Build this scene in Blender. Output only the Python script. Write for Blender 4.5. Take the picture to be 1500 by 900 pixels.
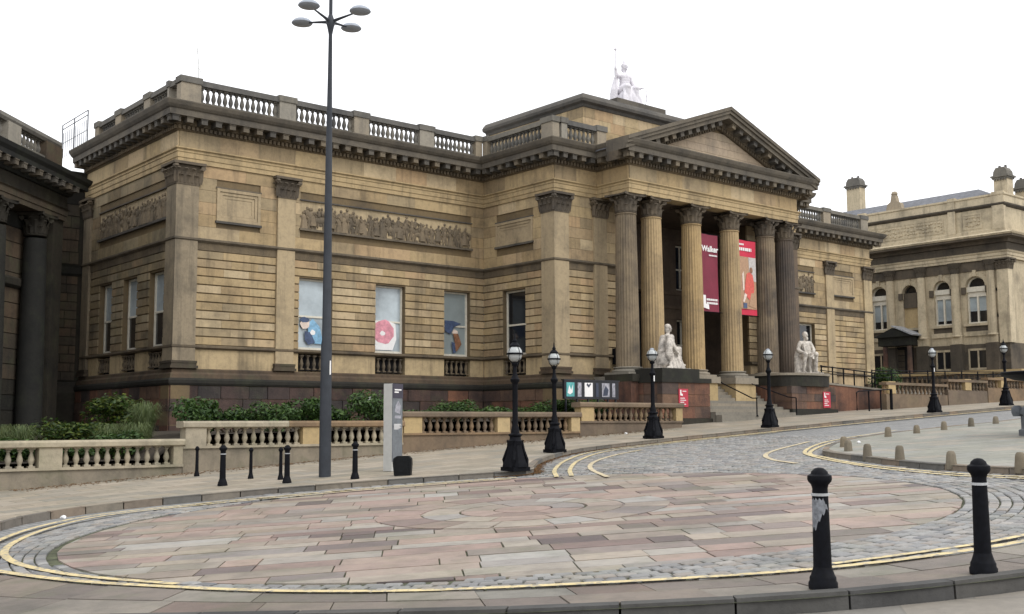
import bpy, bmesh, math, random
import numpy as np
from mathutils import Matrix, Vector
random.seed(7); np.random.seed(7)
for o in list(bpy.data.objects): bpy.data.objects.remove(o)
scene = bpy.context.scene
COL = scene.collection
PI = math.pi

# ------------------------------------------------------------------ camera
# world origin = the photographer's eye; X runs along the gallery front, Y into it, Z up
cam = bpy.data.cameras.new('camera'); camo = bpy.data.objects.new('camera', cam); COL.objects.link(camo)
r_ = Vector((0.764434, -0.644686, -0.0044816)); d_ = Vector((0.063761, 0.0825181, -0.9945478)); f_ = Vector((0.6415413, 0.7599804, 0.1041855))
camo.matrix_world = Matrix(((r_.x, -d_.x, -f_.x, 0), (r_.y, -d_.y, -f_.y, 0), (r_.z, -d_.z, -f_.z, 0), (0, 0, 0, 1)))
cam.sensor_width = 36; cam.lens = 36*1636.28/1500; cam.clip_start = .1; cam.clip_end = 3000
scene.camera = camo

# ------------------------------------------------------------------ sky and light (overcast)
SUN_EL, SUN_AZ = math.radians(48), math.radians(-75)      # azimuth measured from +X
world = bpy.data.worlds.new('World'); scene.world = world; world.use_nodes = True
nt = world.node_tree; nt.nodes.clear()
sky = nt.nodes.new('ShaderNodeTexSky'); sky.sky_type = 'NISHITA'; sky.sun_disc = False
sky.sun_elevation = SUN_EL; sky.sun_rotation = PI/2-SUN_AZ; sky.air_density = 1.0; sky.dust_density = 4.0
mixn = nt.nodes.new('ShaderNodeMix'); mixn.data_type = 'RGBA'; mixn.inputs[0].default_value = .93
mixn.inputs[7].default_value = (13.0, 13.1, 13.4, 1)     # the even white cloud layer
bg = nt.nodes.new('ShaderNodeBackground'); bg.inputs[1].default_value = .10
out = nt.nodes.new('ShaderNodeOutputWorld')
nt.links.new(sky.outputs[0], mixn.inputs[6]); nt.links.new(mixn.outputs[2], bg.inputs[0]); nt.links.new(bg.outputs[0], out.inputs[0])
sun = bpy.data.lights.new('sun', 'SUN'); suno = bpy.data.objects.new('sun', sun); COL.objects.link(suno)
sun.energy = 1.1; sun.angle = math.radians(22); sun.color = (1, .97, .92)
sd = Vector((math.cos(SUN_AZ)*math.cos(SUN_EL), math.sin(SUN_AZ)*math.cos(SUN_EL), math.sin(SUN_EL)))
suno.rotation_euler = sd.to_track_quat('Z', 'Y').to_euler(); suno.location = (0, -20, 60)
scene.view_settings.view_transform = 'Standard'; scene.view_settings.look = 'None'
scene.view_settings.exposure = 0.28; scene.view_settings.gamma = 1.0
scene.render.engine = 'CYCLES'
scene.cycles.max_bounces = 6; scene.cycles.diffuse_bounces = 3

# ------------------------------------------------------------------ ground height (metres relative to the eye)
CO = (-1.96094818, 1.80878835, -0.6696486, -0.1822132, 0.14455109, 0.22067317)
def gz(x, y):
    X = np.clip(x, -15, 95)/30; Y = np.clip(y, -12, 55)/30
    return CO[0]+CO[1]*X+CO[2]*Y+CO[3]*X*X+CO[4]*X*Y+CO[5]*Y*Y
def pav(x, y): return gz(x, y)+.12+.012*np.clip(y-26.5, 0, 5)

# ------------------------------------------------------------------ materials
MATS = {}
def nmat(name):
    m = bpy.data.materials.new(name); m.use_nodes = True; MATS[name] = m
    t = m.node_tree; b = t.nodes['Principled BSDF']; return m, t, b
def N(t, typ, **k):
    n = t.nodes.new(typ)
    for a, v in k.items(): setattr(n, a, v)
    return n
def pos_noise(t, scale, detail=4, rough=.6, stretch=None):
    g = N(t, 'ShaderNodeNewGeometry'); v = g.outputs['Position']
    if stretch:
        mp = N(t, 'ShaderNodeMapping'); mp.inputs['Scale'].default_value = stretch
        t.links.new(v, mp.inputs[0]); v = mp.outputs[0]
    n = N(t, 'ShaderNodeTexNoise'); n.inputs['Scale'].default_value = scale; n.inputs['Detail'].default_value = detail
    n.inputs['Roughness'].default_value = rough; t.links.new(v, n.inputs['Vector']); return n
def ramp(t, src, stops, interp='LINEAR'):
    r = N(t, 'ShaderNodeValToRGB'); r.color_ramp.interpolation = interp
    e = r.color_ramp.elements
    while len(e) < len(stops): e.new(.5)
    while len(e) > len(stops): e.remove(e[-1])
    for i, (p, c) in enumerate(stops):
        e[i].position = p; e[i].color = (*c, 1) if len(c) == 3 else c
    t.links.new(src, r.inputs[0]); return r
def mixc(t, fac, a, b, mode='MIX'):
    m = N(t, 'ShaderNodeMix', data_type='RGBA', blend_type=mode)
    for s, i in ((fac, 0), (a, 6), (b, 7)):
        if hasattr(s, 'is_linked'): t.links.new(s, m.inputs[i])
        else: m.inputs[i].default_value = s if not isinstance(s, tuple) else ((*s, 1) if len(s) == 3 else s)
    return m.outputs[2]
def rnd(t):
    oi = N(t, 'ShaderNodeObjectInfo'); at = N(t, 'ShaderNodeAttribute'); at.attribute_name = 'tint'
    a = N(t, 'ShaderNodeMath', operation='ADD'); t.links.new(oi.outputs['Random'], a.inputs[0]); t.links.new(at.outputs['Fac'], a.inputs[1])
    f = N(t, 'ShaderNodeMath', operation='FRACT'); t.links.new(a.outputs[0], f.inputs[0]); return f.outputs[0]
def bump(t, b, src, strength=.3, dist=.02):
    n = N(t, 'ShaderNodeBump'); n.inputs['Strength'].default_value = strength; n.inputs['Distance'].default_value = dist
    t.links.new(src, n.inputs['Height']); t.links.new(n.outputs[0], b.inputs['Normal'])
def stone(name, tints, dark=(.05, .05, .05), soot=.3, streak=.35, rough=.88, bmp=.35, grain=7., green=None, blotch=.7):
    """weathered stone: one tint per block, fine grain, blotches of soot, rain streaks"""
    m, t, b = nmat(name)
    k = len(tints)
    base = ramp(t, rnd(t), [((i+.5)/k, c) for i, c in enumerate(tints)]).outputs[0]
    n1 = pos_noise(t, grain, 8, .7)
    c = mixc(t, .55, base, ramp(t, n1.outputs[0], [(.25, (.55, .55, .55)), (.5, (1, 1, 1)), (.8, (1.25, 1.22, 1.15))]).outputs[0], 'MULTIPLY')
    n2 = pos_noise(t, blotch, 6, .65)
    s = ramp(t, n2.outputs[0], [(.60-.42*soot, (0, 0, 0)), (.84-.3*soot, (1, 1, 1))]).outputs[0]
    f = N(t, 'ShaderNodeMath', operation='MULTIPLY'); t.links.new(s, f.inputs[0]); f.inputs[1].default_value = min(.85, .35+soot)
    c = mixc(t, f.outputs[0], c, dark)
    n3 = pos_noise(t, 1.0, 5, .6, (3.2, 3.2, .28))
    s3 = ramp(t, n3.outputs[0], [(.52, (0, 0, 0)), (.78, (1, 1, 1))]).outputs[0]
    f3 = N(t, 'ShaderNodeMath', operation='MULTIPLY'); t.links.new(s3, f3.inputs[0]); f3.inputs[1].default_value = streak
    c = mixc(t, f3.outputs[0], c, dark)
    if green:
        n4 = pos_noise(t, 1.3, 5, .6); s4 = ramp(t, n4.outputs[0], [(.5, (0, 0, 0)), (.75, (1, 1, 1))]).outputs[0]
        f4 = N(t, 'ShaderNodeMath', operation='MULTIPLY'); t.links.new(s4, f4.inputs[0]); f4.inputs[1].default_value = green
        c = mixc(t, f4.outputs[0], c, (.10, .12, .06))
    t.links.new(c, b.inputs['Base Color']); b.inputs['Roughness'].default_value = rough
    b.inputs['Specular IOR Level'].default_value = .25
    n5 = pos_noise(t, 14, 8, .7); bump(t, b, n5.outputs[0], bmp, .03)
    return m
def plain(name, col, rough=.6, metal=0., vary=.15, scale=8., spec=.4, bmp=0.):
    m, t, b = nmat(name)
    n = pos_noise(t, scale, 5, .6)
    lo = tuple(c*(1-vary*1.6) for c in col); hi = tuple(min(1, c*(1+vary)) for c in col)
    c = ramp(t, n.outputs[0], [(.3, lo), (.7, hi)]).outputs[0]
    t.links.new(c, b.inputs['Base Color']); b.inputs['Roughness'].default_value = rough; b.inputs['Metallic'].default_value = metal
    b.inputs['Specular IOR Level'].default_value = spec
    if bmp: bump(t, b, n.outputs[0], bmp, .02)
    return m
SAND = [(.44, .335, .19), (.365, .272, .15), (.475, .37, .22), (.395, .29, .16), (.28, .215, .13), (.51, .405, .255), (.42, .295, .17), (.33, .26, .16)]
M = dict(
 sand=stone('sandstone', SAND, (.062, .053, .042), .27, .62),
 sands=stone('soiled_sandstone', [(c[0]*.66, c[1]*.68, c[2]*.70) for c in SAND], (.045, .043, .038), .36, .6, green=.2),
 carv=stone('sooty_carving', [(.19, .15, .10), (.23, .18, .12), (.155, .125, .088)], (.05, .045, .038), .36, .4, blotch=2.),
 tymp=stone('pale_pink_stone', [(.41, .325, .235), (.37, .295, .22), (.44, .345, .24), (.33, .28, .21)], (.11, .10, .085), .2, .3),
 pilaster=stone('pilaster_sandstone', [(.44, .35, .215), (.40, .315, .20), (.37, .295, .19)], (.09, .078, .06), .24, .6),
 groove=stone('dark_joint_stone', [(.17, .125, .07)], (.06, .052, .045), .3, .3),  # darker stone behind the blocks, seen in the open joints
 band=stone('sooty_band', [(.135, .108, .075), (.165, .128, .082)], (.035, .033, .033), .38, .45, bmp=.7),
 soot=stone('sooty_cornice', [(.10, .092, .08), (.12, .108, .09), (.17, .14, .10)], (.035, .035, .036), .36, .4, bmp=.6),
 parapet=stone('grey_parapet', [(.15, .142, .125), (.19, .175, .145), (.13, .125, .115)], (.038, .04, .044), .3, .45),
 pedes=stone('parapet_pedestal', [(.29, .265, .22), (.25, .235, .20), (.31, .26, .19)], (.08, .08, .08), .2, .4),
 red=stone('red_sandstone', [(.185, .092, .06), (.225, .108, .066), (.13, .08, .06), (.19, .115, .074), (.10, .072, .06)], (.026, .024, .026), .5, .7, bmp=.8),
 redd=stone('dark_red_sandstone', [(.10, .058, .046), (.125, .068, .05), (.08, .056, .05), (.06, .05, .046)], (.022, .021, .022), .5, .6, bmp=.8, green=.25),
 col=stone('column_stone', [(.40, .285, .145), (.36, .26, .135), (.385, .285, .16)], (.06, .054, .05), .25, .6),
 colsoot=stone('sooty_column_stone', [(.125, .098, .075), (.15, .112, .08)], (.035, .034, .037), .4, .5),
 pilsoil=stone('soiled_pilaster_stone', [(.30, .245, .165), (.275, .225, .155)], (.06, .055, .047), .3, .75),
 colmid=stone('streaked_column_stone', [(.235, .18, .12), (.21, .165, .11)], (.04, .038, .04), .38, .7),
 cap=stone('capital_stone', [(.115, .095, .072), (.145, .115, .08)], (.03, .03, .032), .36, .3),
 inner=stone('shaded_portico_stone', [(.14, .105, .078), (.12, .092, .072), (.16, .12, .085)], (.045, .038, .038), .35, .4),  # portico stone coloured darker to stand for the shade inside
 black=stone('blackened_stone', [(.026, .025, .021), (.038, .033, .025), (.022, .022, .020)], (.009, .01, .011), .3, .4, green=.15),
 linkst=stone('stained_stone', [(.085, .066, .046), (.068, .057, .042), (.105, .075, .05)], (.022, .022, .022), .32, .5, green=.3),
 county=stone('cream_stone', [(.50, .425, .295), (.45, .38, .265), (.53, .45, .315)], (.10, .088, .07), .28, .65),
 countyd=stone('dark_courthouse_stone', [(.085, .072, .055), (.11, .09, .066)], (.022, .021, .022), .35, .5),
 garden=stone('garden_wall_stone', [(.36, .315, .235), (.33, .295, .23), (.38, .33, .24)], (.09, .085, .07), .3, .45, green=.35),
 gardenm=stone('stained_garden_stone', [(.24, .205, .155), (.215, .19, .15)], (.07, .068, .055), .33, .5, green=.4),
 gardend=stone('dark_garden_wall_stone', [(.20, .145, .095), (.17, .13, .095), (.235, .16, .095)], (.06, .052, .045), .34, .4, green=.2),
 yellow=stone('yellow_sandstone', [(.42, .315, .165), (.38, .285, .15), (.44, .335, .185)], (.12, .10, .07), .1, .2),
 marble=stone('statue_marble', [(.66, .61, .54), (.60, .55, .49)], (.09, .085, .08), .46, .7, .65, .4, 16, blotch=5.),
 white_marble=stone('white_statue_marble', [(.72, .70, .74)], (.34, .33, .37), .2, .5, .6, .15),
 step=stone('step_stone', [(.23, .205, .165), (.20, .185, .155), (.26, .225, .175)], (.09, .085, .075), .22, .2),
 kerb=stone('kerb_stone', [(.20, .175, .14), (.165, .15, .13), (.235, .18, .13), (.13, .125, .115)], (.06, .06, .055), .3, .2),
 flag=stone('flagstone', [(.31, .235, .20), (.30, .265, .22), (.10, .076, .076), (.35, .30, .245), (.27, .25, .225), (.19, .135, .12), (.31, .26, .20), (.34, .325, .30), (.125, .092, .088), (.34, .25, .21), (.255, .23, .185), (.30, .22, .19)], (.10, .088, .078), .30, .0, .55, .5, 5, green=.4),
 flagd=stone('dirty_flagstone', [(.185, .15, .125), (.22, .185, .15), (.15, .125, .11), (.24, .215, .18), (.20, .19, .165), (.165, .125, .105)], (.07, .068, .058), .36, 0., .6, .5, 5, green=.4),
 kerbd=stone('dark_kerb_stone', [(.085, .083, .078), (.10, .095, .088), (.075, .074, .072)], (.03, .03, .03), .35, .2),
 sett=stone('granite_sett', [(.235, .235, .23), (.30, .295, .285), (.18, .183, .187), (.32, .30, .275), (.145, .148, .155), (.26, .235, .21)], (.07, .075, .07), .25, 0., .5, .4, 12, green=.3),
 stub=stone('stub_stone', [(.20, .165, .115), (.185, .16, .12)], (.06, .055, .045), .25, .3),
 grey=stone('grey_granite', [(.12, .13, .145)], (.07, .07, .08), .2, .3, .6),
 slate=plain('slate', (.13, .135, .15), .7, 0, .2, 3.), lead=plain('lead_sheet', (.42, .44, .47), .45, .2),
 iron=plain('black_iron', (.004, .0045, .007), .62, 0, .3, 20., .12), ironw=plain('worn_grey_paint', (.20, .21, .23), .7, 0, .3, 25., .2),
 ring=plain('grey_ring', (.42, .43, .44), .4), post=plain('blue_grey_post', (.036, .041, .050), .55, 0, .12, 3., .25),
 postl=plain('lamp_head_grey', (.30, .33, .38), .4, 0, .1), globe=plain('opal_globe', (.40, .42, .42), .25, 0, .05),
 frame=plain('white_window_paint', (.66, .62, .52), .5, 0, .08), pane=plain('blind_and_sky_pane', (.40, .46, .49), .08, 0, .28, .55, .7),  # pale blind and reflected sky painted together as the pane colour
 pane2=plain('dim_pane', (.27, .31, .31), .10, 0, .15, .5, .6),
 dpane=plain('dark_pane', (.012, .014, .018), .08, 0, .2, 1., .6), bpane=plain('blue_dark_pane', (.022, .028, .04), .08, 0, .2, 1., .6),
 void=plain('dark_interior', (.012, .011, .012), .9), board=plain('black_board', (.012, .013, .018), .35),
 maroon=plain('maroon_banner', (.19, .022, .045), .65, 0, .08, 2.), redb=plain('red_banner', (.55, .028, .065), .65, 0, .06, 2.),
 redsign=plain('red_sign', (.44, .03, .055), .45, 0, .05), white=plain('white_print', (.80, .79, .78), .6, 0, .03),
 teal=plain('teal_poster', (.10, .38, .38), .5), pgrey=plain('grey_poster', (.33, .33, .37), .5, 0, .3, 9.), pdark=plain('dark_poster', (.035, .045, .075), .4),
 steel=plain('pale_steel', (.45, .45, .43), .5, 0, .05), totemd=plain('totem_face', (.14, .155, .17), .4), totemt=plain('totem_head', (.035, .03, .05), .4),
 binb=plain('black_plastic', (.006, .007, .008), .5, 0, .3, 14, .15), bark=plain('shrub_stem', (.09, .065, .04), .9),
 leaf_litter=plain('leaf_litter_brown', (.20, .11, .045), .9, 0, .4, 30), paper=plain('white_paper', (.8, .8, .8), .8),
 blue=plain('blue_card', (.22, .42, .60), .5, 0, .25, 5), navy=plain('navy_card', (.06, .09, .17), .5, 0, .3, 6), pink=plain('pink_card', (.70, .30, .36), .5, 0, .2, 5), brown=plain('brown_card', (.25, .12, .065), .5, 0, .3, 6), skin=plain('pale_card', (.7, .58, .5), .6),
 tan=plain('tan_print', (.42, .26, .16), .6), coral=plain('coral_print', (.62, .11, .085), .6), cgrey=plain('grey_print', (.50, .47, .45), .6),
)
def leafmat(name, cols):
    m, t, b = nmat(name)
    c = ramp(t, rnd(t), [((i+.5)/len(cols), x) for i, x in enumerate(cols)]).outputs[0]
    t.links.new(c, b.inputs['Base Color']); b.inputs['Roughness'].default_value = .5; b.inputs['Specular IOR Level'].default_value = .3
    tr = N(t, 'ShaderNodeBsdfTranslucent'); t.links.new(c, tr.inputs[0]); mx = N(t, 'ShaderNodeMixShader'); mx.inputs[0].default_value = .25
    t.links.new(b.outputs[0], mx.inputs[1]); t.links.new(tr.outputs[0], mx.inputs[2]); t.links.new(mx.outputs[0], t.nodes['Material Output'].inputs[0]); return m
M['leaf'] = leafmat('green_leaf', [(.035, .075, .018), (.06, .12, .025), (.03, .06, .02), (.085, .15, .03), (.02, .045, .015)])
M['leafy'] = leafmat('yellow_green_leaf', [(.03, .065, .012), (.055, .10, .016), (.022, .045, .012), (.12, .15, .02), (.018, .035, .01)])
M['grassm'] = leafmat('pale_grass_blade', [(.11, .15, .055), (.15, .185, .07), (.08, .12, .045), (.13, .16, .075)])
def paintmat(name='yellow_road_paint', col=(.66, .47, .16), wear=.5):
    m, t, b = nmat(name)
    n = pos_noise(t, 9, 7, .75); s = ramp(t, n.outputs[0], [(wear, (0, 0, 0)), (wear+.1, (1, 1, 1))]).outputs[0]
    n2 = pos_noise(t, 2.2, 3); c0 = ramp(t, n2.outputs[0], [(.3, tuple(c*.85 for c in col)), (.7, tuple(min(1, c*1.2) for c in col))]).outputs[0]
    c = mixc(t, s, c0, (.25, .23, .19)); t.links.new(c, b.inputs['Base Color']); b.inputs['Roughness'].default_value = .7; return m
M['yline'] = paintmat('yellow_road_paint', (.56, .455, .235), .49); M['yfaint'] = paintmat('faded_road_paint', (.50, .42, .27), .52)
def sheetmat(name, tints, bx, by, mortar, ang=0., moss=None):
    """distant paving: courses of flags, too far to part"""
    m, t, b = nmat(name)
    g = N(t, 'ShaderNodeNewGeometry'); mp = N(t, 'ShaderNodeMapping'); mp.inputs['Rotation'].default_value = (0, 0, ang)
    t.links.new(g.outputs['Position'], mp.inputs[0])
    br = N(t, 'ShaderNodeTexBrick'); br.inputs['Scale'].default_value = 1; br.inputs['Brick Width'].default_value = bx; br.inputs['Row Height'].default_value = by
    br.inputs['Mortar Size'].default_value = .012; br.inputs['Color1'].default_value = (0, 0, 0, 1); br.inputs['Color2'].default_value = (1, 1, 1, 1); br.inputs['Mortar'].default_value = (.5, .5, .5, 1)
    t.links.new(mp.outputs[0], br.inputs['Vector'])
    k = len(tints); c = ramp(t, br.outputs[0], [((i+.5)/k, x) for i, x in enumerate(tints)]).outputs[0]
    n = pos_noise(t, 6, 8, .7); c = mixc(t, .6, c, ramp(t, n.outputs[0], [(.25, (.6, .6, .6)), (.75, (1.25, 1.25, 1.2))]).outputs[0], 'MULTIPLY')
    n2 = pos_noise(t, .5, 6, .65); c = mixc(t, ramp(t, n2.outputs[0], [(.45, (0, 0, 0)), (.8, (.6, .6, .6))]).outputs[0], c, moss or mortar)
    c = mixc(t, br.outputs['Fac'], c, mortar)
    t.links.new(c, b.inputs['Base Color']); b.inputs['Roughness'].default_value = .7; b.inputs['Specular IOR Level'].default_value = .3
    bump(t, b, n.outputs[0], .3, .02); return m
M['pavem'] = sheetmat('pavement_flags', [(.28, .24, .19), (.34, .29, .225), (.25, .23, .195), (.36, .31, .25)], .95, .62, (.12, .115, .085), moss=(.15, .15, .11))
M['pavei'] = sheetmat('island_flags', [(.235, .235, .205), (.275, .27, .23), (.255, .255, .235), (.31, .28, .235)], .9, .6, (.11, .11, .085), .5)
M['mortar'] = plain('mossy_mortar', (.075, .082, .045), .95, 0, .4, 5.)
M['settsheet'] = sheetmat('distant_setts', [(.245, .245, .245), (.31, .305, .30), (.205, .205, .21)], .24, .14, (.12, .125, .12), PI/2)
M['groundm'] = plain('ground_stone', (.24, .22, .19), .9, 0, .2, 1.)
M['soil'] = plain('garden_soil', (.045, .035, .024), 1., 0, .4, 4.)
M['lowroad'] = sheetmat('worn_road_surface', [(.21, .19, .16), (.24, .215, .185), (.19, .18, .165)], 1.4, .8, (.16, .15, .13), .9)

# ------------------------------------------------------------------ mesh building
class MB:
    def __init__(s): s.v = []; s.f = []; s.t = []; s.g = []
    def add(s, vs, fs, tint=0.):
        b = len(s.v); s.g.append((b, len(s.f))); s.v.extend(vs); s.f.extend([tuple(i+b for i in f) for f in fs]); s.t.extend([tint]*len(fs))
    def box(s, x0, x1, y0, y1, z0, z1, tint=0.):
        if x1 < x0: x0, x1 = x1, x0
        if y1 < y0: y0, y1 = y1, y0
        s.add([(x0,y0,z0),(x1,y0,z0),(x1,y1,z0),(x0,y1,z0),(x0,y0,z1),(x1,y0,z1),(x1,y1,z1),(x0,y1,z1)],
              [(0,3,2,1),(4,5,6,7),(0,1,5,4),(1,2,6,5),(2,3,7,6),(3,0,4,7)], tint)
    def lathe(s, prof, n=16, c=(0,0), z0=0., flute=None, cap=True, rot=0.):
        vs = []; m = len(prof)
        for r, z in prof:
            for k in range(n):
                a = 2*PI*k/n+rot; rr = r*(flute(k) if flute else 1)
                vs.append((c[0]+rr*math.cos(a), c[1]+rr*math.sin(a), z0+z))
        fs = [(i*n+k, i*n+(k+1)%n, (i+1)*n+(k+1)%n, (i+1)*n+k) for i in range(m-1) for k in range(n)]
        if cap: fs += [tuple(range(n-1,-1,-1)), tuple((m-1)*n+k for k in range(n))]
        s.add(vs, fs)
    def tube(s, pts, r, n=6, r2=None):
        P = [Vector(p) for p in pts]; vs = []; m = len(P)
        for i, p in enumerate(P):
            d = (P[min(i+1,m-1)]-P[max(i-1,0)]).normalized()
            a = d.orthogonal().normalized() if abs(d.z) > .99 else d.cross(Vector((0,0,1))).normalized()
            b = d.cross(a); rr = r if r2 is None else r+(r2-r)*i/(m-1)
            for k in range(n):
                t = 2*PI*k/n; vs.append(tuple(p+(a*math.cos(t)+b*math.sin(t))*rr))
        fs = [(i*n+k, i*n+(k+1)%n, (i+1)*n+(k+1)%n, (i+1)*n+k) for i in range(m-1) for k in range(n)]
        fs += [tuple(range(n-1,-1,-1)), tuple((m-1)*n+k for k in range(n))]
        s.add(vs, fs)
    def sweep(s, poly, prof, cap=True, tint=0.):
        """profile of (outward, z) swept along a plan line; outward = right of travel"""
        n = len(poly); ns = []
        for i in range(n-1):
            dx, dy = poly[i+1][0]-poly[i][0], poly[i+1][1]-poly[i][1]; L = math.hypot(dx, dy); ns.append((dy/L, -dx/L))
        ms = []
        for i in range(n):
            a = ns[max(i-1,0)]; b = ns[min(i,n-2)]; k = 1+a[0]*b[0]+a[1]*b[1]; ms.append(((a[0]+b[0])/k, (a[1]+b[1])/k))
        m = len(prof)
        vs = [(poly[i][0]+ms[i][0]*o, poly[i][1]+ms[i][1]*o, z) for i in range(n) for o, z in prof]
        fs = [(i*m+j, (i+1)*m+j, (i+1)*m+j+1, i*m+j+1) for i in range(n-1) for j in range(m-1)]
        if cap: fs += [tuple(range(m)), tuple((n-1)*m+j for j in range(m-1,-1,-1))]
        s.add(vs, fs, tint)
    def prism(s, poly, axis, a0, a1, tint=0.):
        """extrude a 2-D outline along an axis: axis 'y' takes (x,z), 'x' takes (y,z), 'z' takes (x,y)"""
        n = len(poly)
        f = {'y': lambda p, a: (p[0], a, p[1]), 'x': lambda p, a: (a, p[0], p[1]), 'z': lambda p, a: (p[0], p[1], a)}[axis]
        s.add([f(p, a0) for p in poly]+[f(p, a1) for p in poly],
              [tuple(range(n)), tuple(range(2*n-1, n-1, -1))]+[(i, i+n, (i+1)%n+n, (i+1)%n) for i in range(n)], tint)
    def mesh(s, name, mat, smooth=False, fix=True):
        me = bpy.data.meshes.new(name); me.from_pydata(s.v, [], s.f)
        if any(s.t):
            at = me.attributes.new('tint', 'FLOAT', 'FACE'); at.data.foreach_set('value', s.t)
        if fix and len(s.f) < 60000:
            bm = bmesh.new(); bm.from_mesh(me); bmesh.ops.recalc_face_normals(bm, faces=bm.faces); bm.to_mesh(me); bm.free()
        if smooth:
            me.polygons.foreach_set('use_smooth', [True]*len(me.polygons))
            if smooth != 'all':
                me.set_sharp_from_angle(angle=math.radians(38))
        if mat: me.materials.append(mat)
        return me
    def parts(s, name, mat, parent=None, smooth=False, tol=.02):
        """like build, but pieces that do not touch become objects of their own"""
        k = len(s.g); st = s.g+[(len(s.v), len(s.f))]; bb = []
        for i in range(k):
            a = np.array(s.v[st[i][0]:st[i+1][0]]); bb.append((a.min(0)-tol, a.max(0)+tol))
        p = list(range(k))
        def fd(i):
            while p[i] != i: i = p[i]
            return i
        for i in range(k):
            for j in range(i):
                if (bb[i][0] <= bb[j][1]).all() and (bb[j][0] <= bb[i][1]).all(): p[fd(i)] = fd(j)
        out = []
        for root in sorted({fd(i) for i in range(k)}):
            m = MB()
            for i in range(k):
                if fd(i) == root:
                    v0, f0 = st[i]; v1, f1 = st[i+1]; m.add(s.v[v0:v1], [tuple(q-v0 for q in f) for f in s.f[f0:f1]], s.t[f0] if f1 > f0 else 0.)
            out.append(m.build(name, mat, parent, smooth))
        return out[0]
    def build(s, name, mat, parent=None, smooth=False): return link(name, s.mesh(name, mat, smooth), parent)
BASE = {}
def link(name, me, parent=None, loc=(0,0,0), rz=0., scale=(1,1,1), local=False):
    o = bpy.data.objects.new(name, me); COL.objects.link(o)
    o.location = loc; o.rotation_euler = (0,0,rz); o.scale = scale
    if parent is not None:
        o.parent = parent
        if not local: o.matrix_parent_inverse = Matrix.Translation(-Vector(BASE.get(parent.name, (0,0,0))))
    BASE[o.name] = tuple(loc) if not local else (0,0,0)
    return o
def thing(name, label, cat, loc=(0,0,0), rz=0., group=None):
    o = bpy.data.objects.new(name, None); COL.objects.link(o); o.location = loc; o.rotation_euler = (0,0,rz); o.empty_display_size = .3
    BASE[o.name] = tuple(loc); o['label'] = label; o['category'] = cat
    if group: o['group'] = group
    return o
def tag(o, label, cat, group=None):
    o['label'] = label; o['category'] = cat
    if group: o['group'] = group
    return o
def structure(o): o['kind'] = 'structure'; return o
def stuff(o): o['kind'] = 'stuff'; return o
def copy_tree(o, parent=None):
    c = o.copy(); COL.objects.link(c)
    if parent: c.parent = parent
    for ch in list(o.children): copy_tree(ch, c)
    return c
def unitbox():
    m = MB(); m.box(-.5,.5,-.5,.5,-.5,.5); return m
CUBE = {}
def stone_obj(name, mat, x0, x1, y0, y1, z0, z1, parent):
    """one ashlar block: shared box mesh, own size"""
    k = mat.name
    if k not in CUBE: CUBE[k] = unitbox().mesh('block_'+k, mat)
    return link(name, CUBE[k], parent, ((x0+x1)/2, (y0+y1)/2, (z0+z1)/2), 0, (abs(x1-x0), abs(y1-y0), abs(z1-z0)))
def catmull(P, n=8):
    P = [Vector((*p[:2], 0)) for p in P]; P = [2*P[0]-P[1]]+P+[2*P[-1]-P[-2]]; out = []
    for i in range(1, len(P)-2):
        for k in range(n):
            t = k/n; a, b, c, d = P[i-1:i+3]
            q = .5*((2*b)+(c-a)*t+(2*a-5*b+4*c-d)*t*t+(3*b-a-3*c+d)*t**3); out.append((q.x, q.y))
    out.append((P[-2].x, P[-2].y)); return out
def text_mesh(body, size, mat, bold=.0):
    cu = bpy.data.curves.new('lettering', 'FONT'); cu.body = body; cu.size = size; cu.offset = bold; cu.extrude = .004; cu.resolution_u = 3
    o = bpy.data.objects.new('lettering', cu); me = bpy.data.meshes.new_from_object(o); bpy.data.objects.remove(o); me.materials.append(mat); return me
def put_text(body, size, mat, parent, loc, rot, bold=0., name='lettering'):
    o = link(name, text_mesh(body, size, mat, bold), parent, loc); o.rotation_euler = rot; return o

# ------------------------------------------------------------------ shared ornament
def leaf_on(mb, o, u, out, w, h, curl):
    """an acanthus-like tongue: base point o, width direction u, outward direction out"""
    o = Vector(o); u = Vector(u); q = Vector(out); vs = []
    for t, wd, oo in ((0, .8, .0), (.35, 1., .12), (.7, .95, .3), (.92, .7, .75), (.84, .35, 1.05)):
        c = o+Vector((0,0,h*t))+q*(curl*oo)
        for e, ro in ((-.5, 0), (0, .35), (.5, 0)): vs.append(tuple(c+u*(w*wd*e)+q*(w*ro*.6)))
    fs = []
    for i in range(4):
        for j in range(2): fs.append((i*3+j, i*3+j+1, i*3+j+4, i*3+j+3))
    fs.append((12, 13, 14))
    mb.add(vs, fs)
def volute(mb, c, axis, r, t):
    """a scroll: short spiral-fronted drum"""
    c = Vector(c); a = Vector(axis).normalized(); b = Vector((0,0,1)); vs = []; n = 10
    d = a.cross(b)
    for s in (-t/2, t/2):
        for k in range(n):
            g = 2*PI*k/n; vs.append(tuple(c+d*s+(a*math.cos(g)+b*math.sin(g))*r*(1-.03*k)))
    mb.add(vs, [tuple(range(n)), tuple(range(2*n-1, n-1, -1))]+[(k, k+n, (k+1)%n+n, (k+1)%n) for k in range(n)])
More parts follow.
